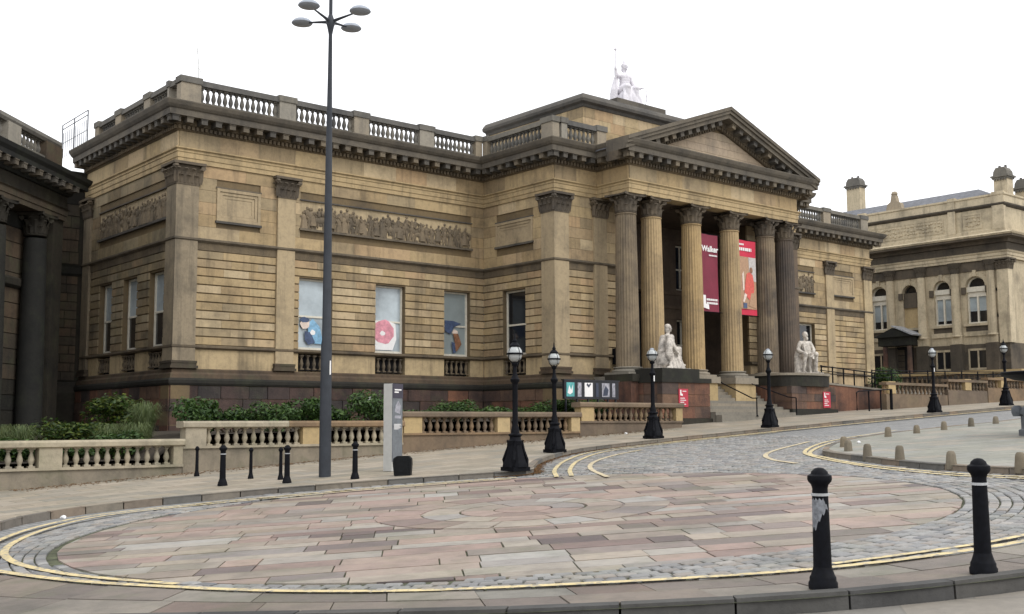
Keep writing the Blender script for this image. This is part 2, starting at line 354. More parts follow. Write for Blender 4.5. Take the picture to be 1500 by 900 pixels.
def round_capital(r, h):
    mb = MB()
    mb.lathe([(r*.86, 0), (r*.98, .0), (r*1.02, h*.05), (r*.86, h*.1), (r*.84, h*.5), (r*.92, h*.75), (r*1.12, h*.86)], 24)
    for row, (z, lh, cu, ph) in enumerate(((h*.09, h*.36, r*.28, 0), (h*.1, h*.62, r*.36, PI/8))):
        for k in range(8):
            a = 2*PI*k/8+ph; q = (math.cos(a), math.sin(a), 0)
            leaf_on(mb, (q[0]*r*.86, q[1]*r*.86, z), (-q[1], q[0], 0), q, r*.62, lh, cu)
    for k in range(4):
        a = PI/4+k*PI/2; q = (math.cos(a), math.sin(a), 0)
        volute(mb, (q[0]*r*1.28, q[1]*r*1.28, h*.76), q, h*.13, r*.22)
        volute(mb, (math.cos(a+PI/4)*r*1.02, math.sin(a+PI/4)*r*1.02, h*.78), (-math.sin(a+PI/4), math.cos(a+PI/4), 0), h*.08, r*.25)
    s = r*1.42; c = r*1.1; P = []
    for k in range(4):
        a = k*PI/2
        for x, y in ((s*.92, -s), (c, -s*.45), (c*.96, 0), (c, s*.45), (s*.92, s)):
            P.append((x*math.cos(a)-y*math.sin(a), x*math.sin(a)+y*math.cos(a)))
    mb.prism(P, 'z', h*.87, h)
    return mb
def flat_capital(mb, x0, x1, y0, y1, z0, z1, faces):
    """capital of a pilaster; faces: outward sides to dress ('s','w','e')"""
    h = z1-z0; mb.box(x0-.01, x1+.01, y0-.01, y1+.01, z0, z1-.11)
    mb.box(x0-.03, x1+.03, y0-.03, y1+.03, z0, z0+.06)
    mb.box(x0-.2, x1+.2, y0-.2, y1+.2, z1-.11, z1-.002)
    for f in faces:
        if f == 's': A, B, q, u = (x0, y0), (x1, y0), (0,-1,0), (1,0,0)
        elif f == 'w': A, B, q, u = (x0, y1), (x0, y0), (-1,0,0), (0,-1,0)
        else: A, B, q, u = (x1, y0), (x1, y1), (1,0,0), (0,1,0)
        L = math.hypot(B[0]-A[0], B[1]-A[1]); n = max(2, round(L/.28))
        for row in range(2):
            m = n+row
            for k in range(m):
                t = (k+.5)/m if row == 0 else k/(m-1)
                leaf_on(mb, (A[0]+(B[0]-A[0])*t, A[1]+(B[1]-A[1])*t, z0+.06), u, q, L/n*.95, h*(.38 if row == 0 else .7), .15+.07*row)
        for t in (0, 1):
            c = (A[0]+(B[0]-A[0])*t+q[0]*.1, A[1]+(B[1]-A[1])*t+q[1]*.1, z1-.22)
            volute(mb, (c[0]+u[0]*.1*(2*t-1), c[1]+u[1]*.1*(2*t-1), c[2]), u, .12, .14)
def baluster_mesh(h, r, mat, n=10):
    mb = MB(); q = r
    mb.box(-q, q, -q, q, 0, h*.09); mb.box(-q*.95, q*.95, -q*.95, q*.95, h*.92, h)
    mb.lathe([(q*.75, h*.09), (q*.55, h*.14), (q*.62, h*.2), (q*.95, h*.33), (q*1.0, h*.42), (q*.8, h*.55), (q*.48, h*.74), (q*.45, h*.8), (q*.72, h*.84), (q*.72, h*.88), (q*.5, h*.92)], n, cap=False)
    return mb.mesh('baluster', mat, True)

# ------------------------------------------------------------------ THE GALLERY
XL, YW, XC, YC, XP, YP, CX = 18.1, 42.07, 33.72, 36.94, 36.43, 34.85, 42.78
mir = lambda x: 2*CX-x
YR = 52.4
FP = [(XL, YR), (XL, YW), (XC, YW), (XC, YC), (XP, YC), (XP, YP), (mir(XP), YP), (mir(XP), YC), (mir(XC), YC), (mir(XC), YW), (mir(XL), YW), (mir(XL), YR)]
G = thing('gallery_building', 'long buff sandstone gallery with columned portico, pediment and roof balustrades', 'building', (CX, YP, 0.2))
class Face:
    def __init__(s, kind, p): s.k = kind; s.p = p
    def rng(s, a, b, n0, n1):
        if s.k == 's': return (a, b, s.p-n1, s.p-n0)
        if s.k == 'w': return (s.p-n1, s.p-n0, a, b)
        return (s.p+n0, s.p+n1, a, b)
    def box(s, mb, a, b, n0, n1, z0, z1, tint=0.): mb.box(*s.rng(a, b, n0, n1), z0, z1, tint)
    def pt(s, a, n, z): return {'s': (a, s.p-n, z), 'w': (s.p-n, a, z), 'e': (s.p+n, a, z)}[s.k]
NST = [0]; JOIN = MB(); JOINS = MB()
def put_stone(F, a, b, n0, n1, z0, z1, budget=True):
    if budget and NST[0] < 299:
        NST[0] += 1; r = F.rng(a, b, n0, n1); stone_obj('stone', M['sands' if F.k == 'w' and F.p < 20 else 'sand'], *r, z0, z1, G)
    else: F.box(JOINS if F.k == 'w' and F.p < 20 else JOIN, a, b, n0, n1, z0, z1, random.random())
def courses(F, s0, s1, z0, z1, n, gaps, joint, length, budget=True, proud=0.):
    """courses of blocks between s0 and s1, leaving the gaps (a, b, za, zb) open"""
    ph = (z1-z0)/n
    for i in range(n):
        za, zb = z0+i*ph+joint*.5, z0+(i+1)*ph-joint*.5
        iv = [(s0, s1)]
        for a, b, ga, gb in gaps:
            if za < gb-.03 and zb > ga+.03:
                iv = [q for (p, r) in iv for q in ((p, min(r, a)), (max(p, b), r)) if q[1]-q[0] > .06]
        for p, r in iv:
            k = max(1, round((r-p)/length)); off = (.5 if i % 2 else 0)
            cuts = [p]+[p+(r-p)*(j+(off*.5 if k > 1 else 0)+random.uniform(-.08,.08))/k for j in range(1, k)]+[r]
            if k == 1 and r-p > 1.3*length*.8 and i % 2: cuts = [p, (p+r)/2, r]
            for a, b in zip(cuts[:-1], cuts[1:]):
                put_stone(F, a+.003, b-.003, -.10, proud+random.uniform(-.004, .006), za, zb, budget)
BACK = MB()
def backing(F, s0, s1, z0, z1, gaps):
    """wall behind the blocks, with window openings"""
    e = sorted(gaps); x = s0
    for a, b, ga, gb in e:
        if a > x+.001: F.box(BACK, x, a, -.7, -.05, z0, z1)
        F.box(BACK, a, b, -.7, -.05, z0, ga); F.box(BACK, a, b, -.7, -.05, gb, z1); x = b
    if x < s1-.001: F.box(BACK, x, s1, -.7, -.05, z0, z1)
def window(F, a, b, z0, z1, pane, lower=None, parent=None, sash=True, name='window', depth=.30, mull=False):
    m = MB(); w = .085; d0, d1 = -depth-.05, -depth+.03
    F.box(m, a, a+w, d0, d1, z0, z1); F.box(m, b-w, b, d0, d1, z0, z1); F.box(m, a+w, b-w, d0, d1, z1-w, z1); F.box(m, a+w, b-w, d0, d1, z0, z0+w*1.3)
    zm = z0+(z1-z0)*.47
    if sash: F.box(m, a+w, b-w, d0, d1-.01, zm-.04, zm+.04)
    if mull: F.box(m, (a+b)/2-.05, (a+b)/2+.05, d0, d1-.012, z0+w*1.3, z1-w)
    o = m.build(name, M['frame'], parent or G)
    q = MB(); F.box(q, a+w, b-w, d0-.03, d0+.02, zm, z1-w); q.build('pane', pane, o)
    q = MB(); F.box(q, a+w, b-w, d0-.03, d0+.015, z0+w, zm); q.build('pane', lower or pane, o)
    return o
SILLBAL = baluster_mesh(.62, .085, M['band'], 8)
def under_sill(F, a, b, parent):
    n = 5
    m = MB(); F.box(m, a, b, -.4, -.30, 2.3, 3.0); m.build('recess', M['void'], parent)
    for k in range(n):
        p = F.pt(a+(b-a)*(k+.5)/n, -.1, 2.34); link('baluster', SILLBAL, parent, p)
wf, ws, wc, wcs = Face('s', YW), Face('w', XL), Face('s', YC), Face('w', XC)
wse = Face('e', mir(XL)); wcse = Face('e', mir(XC))
WZ0, WZ1 = 3.2, 6.28
winF = [(23.62, 25.27), (27.5, 29.12), (31.34, 32.9)]; winS = [(43.2, 44.75), (46.0, 47.6), (48.85, 50.4)]; winC = [(38.98, 40.66)]
winFR = [(mir(b), mir(a)) for a, b in winF[::-1]]; winFR[2] = (59.3, 60.95)
g = lambda ws_: [(a, b, WZ0, WZ1) for a, b in ws_]
gb = lambda ws_: [(a, b, 2.3, 3.02) for a, b in ws_]
PF = [(18.1, 18.95), (22.5, 23.34)]                       # pilasters on the wing front
PC = [(33.72, 34.52), (36.14, 36.98)]
def gp(ps): return [(a, b, 2.0, 10.6) for a, b in ps]
# rusticated and plain blocks, nearest and largest first
courses(wf, XL, XC, 3.2, 7.03, 11, g(winF)+gp(PF), .055, 1.15)
courses(wcs, YC, YW, 3.2, 7.03, 11, g(winC)+[(YC, YC+.8, 2, 10.6)], .055, 1.1)
courses(wc, XC, 37.95, 3.2, 7.03, 11, gp(PC), .055, 1.1)
courses(ws, YW, YR, 3.2, 7.03, 11, g(winS)+[(YW, YW+.85, 2, 10.6), (51.55, YR, 2, 10.6)], .055, 1.2)
panelF = (23.62, 32.95, 8.42, 9.62); panelA = (19.76, 21.72, 8.3, 9.64); panelS = (43.0, 50.6, 8.4, 9.6); panelC = (38.4, 41.1, 8.45, 9.58)
courses(wf, XL, XC, 7.5, 10.5, 6, gp(PF)+[panelF, panelA], .012, 1.5)
courses(wcs, YC, YW, 7.5, 10.5, 6, [(YC, YC+.8, 2, 10.6), panelC], .012, 1.4)
courses(wc, XC, 37.95, 7.5, 10.5, 6, gp(PC), .012, 1.2)
courses(ws, YW, YR, 7.5, 10.5, 6, [(YW, YW+.85, 2, 10.6), panelS], .012, 1.5)
courses(wf, mir(XC), mir(XL), 3.2, 7.03, 11, g(winFR)+gp([(mir(b), mir(a)) for a, b in PF]), .055, 1.15, False)
courses(wc, 47.6, mir(XC), 3.2, 7.03, 11, gp([(mir(b), mir(a)) for a, b in PC]), .055, 1.1, False)
pfr = [(mir(b), mir(a)) for a, b in PF]; pcr = [(mir(b), mir(a)) for a, b in PC]
panelFR = (59.0, 61.0, 8.3, 9.6); panelAR = (63.0, 65.45, 8.35, 9.62)
courses(wf, mir(XC), mir(XL), 7.5, 10.5, 6, gp(pfr)+[panelFR, panelAR], .012, 1.5, False)
courses(wc, 47.6, mir(XC), 7.5, 10.5, 6, gp(pcr), .012, 1.2, False)
for F, a, b, gg in ((wf, XL, XC, g(winF)), (wcs, YC+.05, YW, g(winC)), (wc, XC, 37.9, []), (ws, YW+.05, YR, g(winS)), (wf, mir(XC), mir(XL), g(winFR)), (wc, 47.66, mir(XC), []), (wse, YW+.05, YR, []), (wcse, YC+.05, YW, [])):
    backing(F, a, b, 3.02, 10.5, gg); 
BACK.parts('wall', M['groove'], G)
# smooth dado, base courses
D = MB()
for F, a, b, gg in ((wf, XL, XC, winF), (wcs, YC, YW, winC), (wc, XC, 37.9, []), (ws, YW, YR, winS), (wf, mir(XC), mir(XL), winFR), (wc, 47.66, mir(XC), []), (wse, YW, YR, []), (wcse, YC, YW, [])):
    x = a
    for p, q in sorted(gg):
        F.box(D, x+.002, p, -.6, -.012, 2.24, 3.03); x = q
        F.box(D, p+.001, q-.001, -.6, -.4, 2.24, 3.03)
    F.box(D, x+.002, b-.002, -.6, -.014, 2.24, 3.03)
D.parts('dado', M['sand'], G)
FPL, FPR = FP[:5], FP[7:]
def two(name, mat, prof, polys, **k):
    m = MB()
    for p in polys: m.sweep(p, prof, **k)
    return m.parts(name, mat, G)
sidesL = [(XL, YR), (XL, YW), (XC, YW), (XC, YC), (37.95, YC)]; sidesR = [(47.61, YC), (mir(XC), YC), (mir(XC), YW), (mir(XL), YW), (mir(XL), YR)]
two('sill_band', M['band'], [(-.3, 3.03), (.05, 3.03), (.13, 3.09), (.13, 3.17), (.0, 3.2), (-.3, 3.2)], [sidesL, sidesR])
two('string_ornament', M['band'], [(-.3, 7.03), (.015, 7.03), (.03, 7.33), (-.3, 7.33)], [sidesL, sidesR])
two('string_course', M['soot'], [(-.3, 7.33), (.06, 7.33), (.15, 7.40), (.16, 7.47), (.02, 7.51), (-.3, 7.51)], [sidesL, sidesR])
two('base_course', M['linkst'], [(-.5, 1.86), (.20, 1.86), (.18, 2.02), (.10, 2.10), (.10, 2.2), (.03, 2.245), (-.5, 2.245)], [sidesL, sidesR])
two('plinth_band', M['black'], [(-.5, 1.58), (.26, 1.58), (.30, 1.66), (.30, 1.78), (.22, 1.862), (-.5, 1.862)], [sidesL, sidesR])
# rough red plinth blocks
RB = MB()
for F, a, b in ((wf, XL-.24, XC-.24), (wcs, YC-.24, YW-.24), (wc, XC-.24, 36.6), (ws, YW-.24, YR), (wf, mir(XC)+.24, mir(XL)+.24)):
    F.box(RB, a, b, -.6, .18, -2.0, 1.575)
RB.parts('plinth_core', M['groove'], G)
npl = 0; REST = MB()
for F, a, b in ((wf, XL-.22, XC-.25), (wcs, YC-.2, YW-.25), (wc, XC-.22, 36.6), (ws, YW-.2, YR), (wf, mir(XC)+.3, mir(XL)+.2)):
    for row in range(4):
        z1_ = 1.57-row*.52; x = a-(.0 if row % 2 else .0)
        while x < b-.05:
            L = min(random.uniform(.8, 1.35), b-x); 
            if b-x-L < .4: L = b-x
            n1 = .22+random.uniform(0, .035)
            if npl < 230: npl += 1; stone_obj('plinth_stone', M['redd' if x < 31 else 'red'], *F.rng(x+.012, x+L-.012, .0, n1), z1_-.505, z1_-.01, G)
            else: F.box(REST, x+.012, x+L-.012, .0, n1, z1_-.505, z1_-.01, random.random())
            x += L
if REST.v: stuff(REST.build('plinth_facing', M['red'], G))
# pilasters
def pilaster(x0, x1, y0, y1, faces, mat='pilaster'):
    m = MB(); m.box(x0, x1, y0, y1, 2.55, 9.6); o = m.build('pilaster', M[mat], G)
    m = MB(); m.box(x0-.10, x1+.10, y0-.10, y1+.10, 2.25, 2.36); m.box(x0-.05, x1+.05, y0-.05, y1+.05, 2.36, 2.46); m.box(x0-.07, x1+.07, y0-.07, y1+.07, 2.46, 2.55); m.build('pilaster_base', M['linkst'], o)
    m = MB(); flat_capital(m, x0, x1, y0, y1, 9.6, 10.5, faces); m.build('capital', M['cap'], o)
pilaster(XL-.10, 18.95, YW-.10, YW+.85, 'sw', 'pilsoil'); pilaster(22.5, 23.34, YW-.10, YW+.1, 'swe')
pilaster(XC-.10, 34.52, YC-.10, YC+.8, 'sw'); pilaster(36.14, 36.98, YC-.10, YC+.1, 'swe')
pilaster(mir(23.34), mir(22.5), YW-.10, YW+.1, 'swe', 'pilaster'); pilaster(mir(18.95), mir(XL)+.10, YW-.10, YW+.85, 'se')
pilaster(mir(34.52), mir(XC)+.10, YC-.10, YC+.8, 'se', 'colsoot'); pilaster(mir(36.98), mir(36.14), YC-.10, YC+.1, 'swe', 'colsoot')
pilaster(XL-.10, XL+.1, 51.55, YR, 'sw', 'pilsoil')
# entablature all the way round
ent = lambda nm, mat, prof: two(nm, M[mat], prof, [FP])
ent('architrave', 'sand', [(-.7, 10.5), (.06, 10.5), (.06, 10.68), (.09, 10.70), (.09, 10.9), (.12, 10.92), (.12, 11.0), (.19, 11.05), (.19, 11.1), (-.7, 11.1)])
m = MB()
for i in range(len(FP)-1):                                   # frieze of long blocks
    (xa, ya), (xb, yb) = FP[i], FP[i+1]; L = math.hypot(xb-xa, yb-ya); k = max(1, round(L/1.7))
    for j in range(k):
        p = [(xa+(xb-xa)*t, ya+(yb-ya)*t) for t in (j/k, (j+1)/k)]
        m.sweep(p, [(-.7, 11.1), (.06+random.uniform(-.003,.004), 11.1), (.06, 11.76), (-.7, 11.76)], tint=random.random())
m.build('frieze', M['sand'], G)
ent('bed_moulding', 'band', [(-.7, 11.76), (.09, 11.76), (.14, 11.80), (.14, 11.96), (.22, 12.0), (.22, 12.22), (-.7, 12.22)])
ent('cornice', 'soot', [(-.7, 12.22), (.72, 12.22), (.72, 12.46), (.78, 12.5), (.86, 12.6), (.92, 12.74), (.92, 12.78), (.1, 12.84), (-.7, 12.84)])
dent = MB(); MOD = MB(); MOD.box(-.13, .13, -.66, -.20, -.23, .0); MOD.box(-.15, .15, -.68, -.20, -.05, -.004); modm = MOD.mesh('modillion', M['soot'])
nm_ = 0
for i in range(len(FP)-1):
    A, B = Vector(FP[i]), Vector(FP[i+1]); d = B-A; L = d.length; d /= L; nrm = Vector((d.y, -d.x)); rz = math.atan2(d.y, d.x)
    conv = lambda j: j in (1, 3, 5, 6, 8, 10)
    s0 = -.45 if conv(i) else .85; s1 = L+.45 if conv(i+1) else L-.85
    if i == 0: s0 = .2
    if i == len(FP)-2: s1 = L-.2
    if s1 > s0:
        k = max(1, round((s1-s0)/.62))
        for j in range(k+1):
            p = A+d*(s0+(s1-s0)*j/k); link('modillion', modm, G, (p.x, p.y, 12.22), rz)
    t0 = -.1 if conv(i) else .25; t1 = L+.1 if conv(i+1) else L-.25
    k = int((t1-t0)/.19)
    for j in range(k+1):
        p = A+d*(t0+(t1-t0)*j/k); c = p+nrm*.19
        ex = abs(d.x)*.055+abs(nrm.x)*.06; ey = abs(d.y)*.055+abs(nrm.y)*.06
        dent.box(c.x-ex, c.x+ex, c.y-ey, c.y+ey, 11.81, 11.955)
stuff(dent.build('dentils', M['band'], G))
# unseen flat roof deck and solid core, added to block light
m = MB(); m.box(XL+.05, mir(XL)-.05, YW+.05, YR-.02, 12.6, 12.7); m.box(XC+.05, mir(XC)-.05, YC+.05, YW+.05, 12.6, 12.702); m.box(XL+.7, XC-.02, YW+.72, YR-.05, -2, 12.6); m.box(XC+.75, mir(XC)-.75, 41.5, YR-.05, -2, 12.601); m.box(mir(XC)+.02, mir(XL)-.7, YW+.72, YR-.05, -2, 12.6); m.parts('roof_and_light_block', M['lead'], G)
# parapets
PB = baluster_mesh(.70, .105, M['parapet'], 8)
def parapet(poly, peds, name='parapet', close_to=None, mat='parapet'):
    """balustrade along straight line poly=(A,B); peds = list of (s0,s1)"""
    A, B = Vector(poly[0]), Vector(poly[1]); d = (B-A); L = d.length; d /= L; rz = math.atan2(d.y, d.x); n = Vector((d.y, -d.x))
    def seg(mb, s0, s1, o0, o1, z0, z1):
        P = [A+d*s0+n*o0, A+d*s1+n*o0, A+d*s1+n*o1, A+d*s0+n*o1]
        mb.prism([(p.x, p.y) for p in P], 'z', z0, z1)
    m = MB(); seg(m, 0, L, -.34, .02, 12.80, 13.06); seg(m, 0, L, -.36, .05, 13.76, 13.92); seg(m, 0, L, -.32, .01, 13.92, 14.0)
    o = m.parts('parapet_rail', M['parapet'], G)
    last = None
    for s0, s1 in peds:
        q = MB(); seg(q, s0+.0, s1, -.37, .055, 12.85, 13.80); q.build('parapet_pedestal', M['pedes'], o)
        q = MB(); seg(q, s0-.05, s1+.05, -.42, .105, 13.802, 14.06); q.build('pedestal_cap', M['parapet'], o)
        if last is not None:
            w = s0-last; k = max(1, round(w/.262))
            for j in range(k):
                p = A+d*(last+w*(j+.5)/k)+n*(-.16); link('baluster', PB, o, (p.x, p.y, 13.06), rz)
        last = s1
parapet(((XL, YW), (XC, YW)), [(.0, .86), (4.42, 5.2), (8.15, 8.93), (11.76, 12.58), (15.1, 15.5)])
parapet(((XL, YR-.9), (XL, YW+.45)), [(0, .5), (2.55, 3.2), (5.8, 6.45), (8.25, 8.42)])
parapet(((XC, YW), (XC, YC)), [(.0, .35), (4.35, 5.12)])
parapet(((XC+.45, YC), (XP+.2, YC)), [(0, .35), (2.3, 2.9)])
parapet(((mir(XP)-.2, YC), (mir(XC), YC)), [(0, .6), (2.1, 2.9)])
parapet(((mir(XC), YW), (mir(XL), YW)), [(.1, .5), (3.0, 3.8), (6.6, 7.4), (10.4, 11.2), (14.76, 15.6)])
parapet(((mir(XL), YW+.45), (mir(XL), YR-.9)), [(0, .2), (8., 8.6)])
# attic block behind the pediment
AX, AY = 37.05, 38.44
m = MB(); m.box(AX, mir(AX), AY, 45.9, 12.8, 15.42); m.build('attic_wall', M['linkst'], G)
att = MB(); fa = Face('s', AY); fl = Face('w', AX)
for F, a, b in ((fa, AX-.02, mir(AX)), (fl, AY, 45.9)):
    for i in range(5):
        x = a
        while x < b-.02:
            L = min(random.uniform(.8, 1.5), b-x); F.box(att, x+.004, x+L-.004, -.05, .02, 12.86+i*.512, 12.86+(i+1)*.512-.01, random.random()); x += L
stuff(att.build('attic_facing', M['sand'], G))
m = MB(); m.sweep([(AX, 45.9), (AX, AY), (mir(AX), AY), (mir(AX), 45.9)], [(-.5, 15.42), (.06, 15.42), (.12, 15.55), (.32, 15.62), (.36, 15.75), (.26, 15.9), (.1, 16.06), (-.5, 16.06)])
m.box(AX+.3, mir(AX)-.3, AY+.3, 45.6, 15.8, 16.02); m.build('attic_cornice', M['soot'], G)
m = MB(); m.box(41.25, 44.6, 40.2, 43.2, 15.9, 16.75); m.box(41.05, 44.8, 40.0, 43.4, 16.75, 17.0); m.build('statue_block', M['soot'], G)
# portico: soffit, back wall, podium
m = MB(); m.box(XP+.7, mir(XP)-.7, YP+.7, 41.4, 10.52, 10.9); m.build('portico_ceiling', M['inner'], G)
pb = Face('s', 40.3); bw = [(38.6, 39.9, 3.0, 5.6), (38.6, 39.9, 7.2, 9.7), (40.5, 41.0, 2.2, 2.21), (41.75, 43.85, 2.2, 7.0), (45.7, 47.0, 3.0, 5.6), (45.7, 47.0, 7.2, 9.7)]
bm_ = MB()
def holes(F, mb, s0, s1, z0, z1, hs, n0, n1):
    xs = sorted({s0, s1, *[h[0] for h in hs], *[h[1] for h in hs]})
    for a, b in zip(xs[:-1], xs[1:]):
        zz = [z0]+[q for h in sorted(hs, key=lambda h: h[2]) if h[0] < (a+b)/2 < h[1] for q in (h[2], h[3])]+[z1]
        for i in range(0, len(zz), 2): F.box(mb, a, b, n0, n1, zz[i], zz[i+1])
holes(pb, bm_, 37.9, 47.66, 2.1, 10.52, [h for h in bw if h[3]-h[2] > .1], -.6, 0)
bm_.box(37.5, 37.9, YC+.55, 40.9, 2.1, 10.51); bm_.box(47.66, 48.06, YC+.55, 40.9, 2.1, 10.51)
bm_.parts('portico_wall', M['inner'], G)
pstr = MB()
for zc in (6.15, 6.9, 9.95): 
    for a, b in ((37.92, 41.7), (43.9, 47.64)): pb.box(pstr, a, b, -.1, .07, zc, zc+.16)
for i in range(8):
    for a, b in ((37.92, 38.5), (40.0, 41.6), (44.0, 45.6), (47.1, 47.64)):
        pb.box(pstr, a, b, -.1, .035, 2.5+i*.44, 2.88+i*.44)
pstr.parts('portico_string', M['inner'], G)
for a, b, z0, z1 in ((38.6, 39.9, 3.0, 5.6), (45.7, 47.0, 3.0, 5.6)): window(pb, a, b, z0, z1, M['dpane'], mull=True)
for a, b, z0, z1 in ((38.6, 39.9, 7.2, 9.7), (45.7, 47.0, 7.2, 9.7)): window(pb, a, b, z0, z1, M['bpane'], mull=True)
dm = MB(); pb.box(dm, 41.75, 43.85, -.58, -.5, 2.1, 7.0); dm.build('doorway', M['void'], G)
dm = MB(); pb.box(dm, 41.5, 41.75, -.1, .10, 2.2, 7.0); pb.box(dm, 43.85, 44.1, -.1, .10, 2.2, 7.0); pb.box(dm, 41.4, 44.2, -.1, .14, 7.0, 7.3); dm.parts('door_frame', M['inner'], G)
dm = MB(); pb.box(dm, 41.78, 42.75, -.5, -.44, 2.2, 5.4); pb.box(dm, 42.83, 43.82, -.5, -.44, 2.2, 5.4); dm.parts('door', M['binb'], G)
m = MB(); m.box(36.0, 49.6, 36.15, 41.4, -1.5, 2.12); m.build('portico_floor', M['step'], G)
pod = MB()
for c in (41.33, 44.23): pod.box(c-.78, c+.78, 34.62, 36.15, -.5, 1.9); 
pod.parts('podium_block', M['yellow'], G)
m = MB()
for c in (41.33, 44.23): m.box(c-.88, c+.88, 34.52, 36.3, 1.9, 2.2)
m.parts('podium_cap', M['step'], G)
m = MB()
for a, b in ((36.0, 39.85), (45.71, 49.56)): m.box(a, b, 34.5, 36.2, -.8, 1.86); 
m.parts('podium_wall', M['red'], G)
m = MB()
for a, b in ((36.02, 39.87), (45.69, 49.54)): m.box(a, b, 34.42, 36.25, 1.86, 2.2)
m.parts('podium_coping', M['black'], G)
# columns
SH0, SH1 = 2.55, 9.62
def shaft_mesh(mat):
    mb = MB(); n = 96
    fl = lambda k: 1-.055*abs(math.sin(PI*(k%4)/4))
    prof = []
    for i in range(9):
        t = i/8; prof.append((.545*(1-.14*t**1.6), (SH1-SH0)*t))
    mb.lathe(prof, n, flute=fl)
    mb.lathe([(.46, SH1-SH0-.09), (.50, SH1-SH0-.07), (.50, SH1-SH0-.03), (.46, SH1-SH0-.01)], 24, cap=False)
    return mb.mesh('shaft', mat, True)
def cbase_mesh(mat):
    mb = MB(); mb.box(-.76, .76, -.76, .76, 0, .1); mb.lathe([(.74, .1), (.76, .15), (.74, .2), (.64, .22), (.62, .26), (.66, .28), (.68, .31), (.66, .34), (.56, .352)], 28); return mb.mesh('column_base', mat, True)
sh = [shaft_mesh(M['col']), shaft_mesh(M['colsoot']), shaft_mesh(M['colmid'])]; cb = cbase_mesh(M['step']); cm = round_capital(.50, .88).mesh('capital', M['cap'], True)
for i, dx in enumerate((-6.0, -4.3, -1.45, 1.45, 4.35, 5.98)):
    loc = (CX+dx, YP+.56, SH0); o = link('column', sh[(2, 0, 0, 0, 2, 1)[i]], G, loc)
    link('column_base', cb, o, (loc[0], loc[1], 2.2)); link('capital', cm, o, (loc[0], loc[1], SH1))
# pediment
ZA, ZE, HW = 15.42, 12.80, 7.28
tri = MB(); tri.prism([(CX-6.4, 12.80), (CX+6.4, 12.80), (CX, 15.0)], 'y', YP+.02, YP+.4); tri.build('tympanum', M['groove'], G)
tb = MB(); rows = 4
for i in range(rows):
    za, zb = 12.83+i*.37, 12.83+(i+1)*.37-.012; w0 = (14.62-za)/.36*.98; w1 = max(.02, (14.62-zb)/.36*.98)
    k = max(1, int(w0*2/1.5)); 
    for j in range(k):
        a0, a1 = -w0+2*w0*j/k+.006, -w0+2*w0*(j+1)/k-.006
        b0, b1 = max(-w1, min(w1, a0)), max(-w1, min(w1, a1))
        if j == 0: b0 = -w1
        if j == k-1: b1 = w1
        if b1 <= b0: continue
        tb.prism([(CX+a0, za), (CX+a1, za), (CX+b1, zb), (CX+b0, zb)], 'y', YP-.03, YP+.06, random.random())
stuff(tb.build('tympanum_facing', M['tymp'], G))
def rake(mb, oy0, oy1, t0, t1):
    """a raking moulding between depths and vertical offsets below the gable line"""
    P = [(CX-HW, ZE), (CX, ZA), (CX+HW, ZE)]
    for (xa, za), (xb, zb) in ((P[0], P[1]), (P[1], P[2])):
        mb.prism([(xa, za-t0), (xb, zb-t0), (xb, zb-t1), (xa, za-t1)], 'y', YP-oy0, YP+oy1)
m = MB(); rake(m, .95, .5, -.04, .14); rake(m, .88, .5, .14, .30); rake(m, .78, .5, .30, .52); m.parts('raking_cornice', M['soot'], G)
m = MB(); rake(m, .24, .45, .52, .80); rake(m, .15, .45, .80, .94); m.parts('raking_bed_moulding', M['band'], G)
for sgn in (-1, 1):
    for j in range(1, 12):
        t = j/12; x = CX+sgn*HW*(1-t)*.93; z = ZE+(ZA-ZE)*(1-abs(x-CX)/HW)-.52
        o = link('raking_modillion', modm, G, (x, YP, z)); o.rotation_euler = (0, sgn*math.atan((ZA-ZE)/HW), 0)
rd = MB()
for sgn in (-1, 1):
    for j in range(3, 34):
        x = CX+sgn*HW*(1-j/34.)*.86; z = ZE+(ZA-ZE)*(1-abs(x-CX)/HW)-.86
        rd.box(x-.05, x+.05, YP-.21, YP-.13, z-.07, z+.07)
stuff(rd.build('raking_dentils', M['band'], G))
m = MB()
for sgn in (-1, 1): m.prism([(CX, ZA-.06), (CX+sgn*(HW-.1), ZE-.02), (CX+sgn*(HW-.1), ZE-.3), (CX, ZA-.5)], 'y', YP+.5, AY+.1)
m.parts('portico_roof', M['slate'], G)
# windows of the gallery
wins = []
for (a, b), pn, lw in zip(winF, (M['pane'], M['pane'], M['pane2']), (M['pane'], M['pane'], M['pane2'])):
    o = window(wf, a, b, WZ0, WZ1, pn, lw); under_sill(wf, a+.06, b-.06, o)
for a, b in winS:
    o = window(ws, a, b, WZ0, WZ1, M['pane'], M['dpane']); under_sill(ws, a+.06, b-.06, o)
for a, b in winC:
    o = window(wcs, a, b, WZ0, WZ1, M['dpane']); under_sill(wcs, a+.06, b-.06, o)
for a, b in winFR:
    o = window(wf, a, b, WZ0, WZ1, M['dpane']); under_sill(wf, a+.06, b-.06, o)
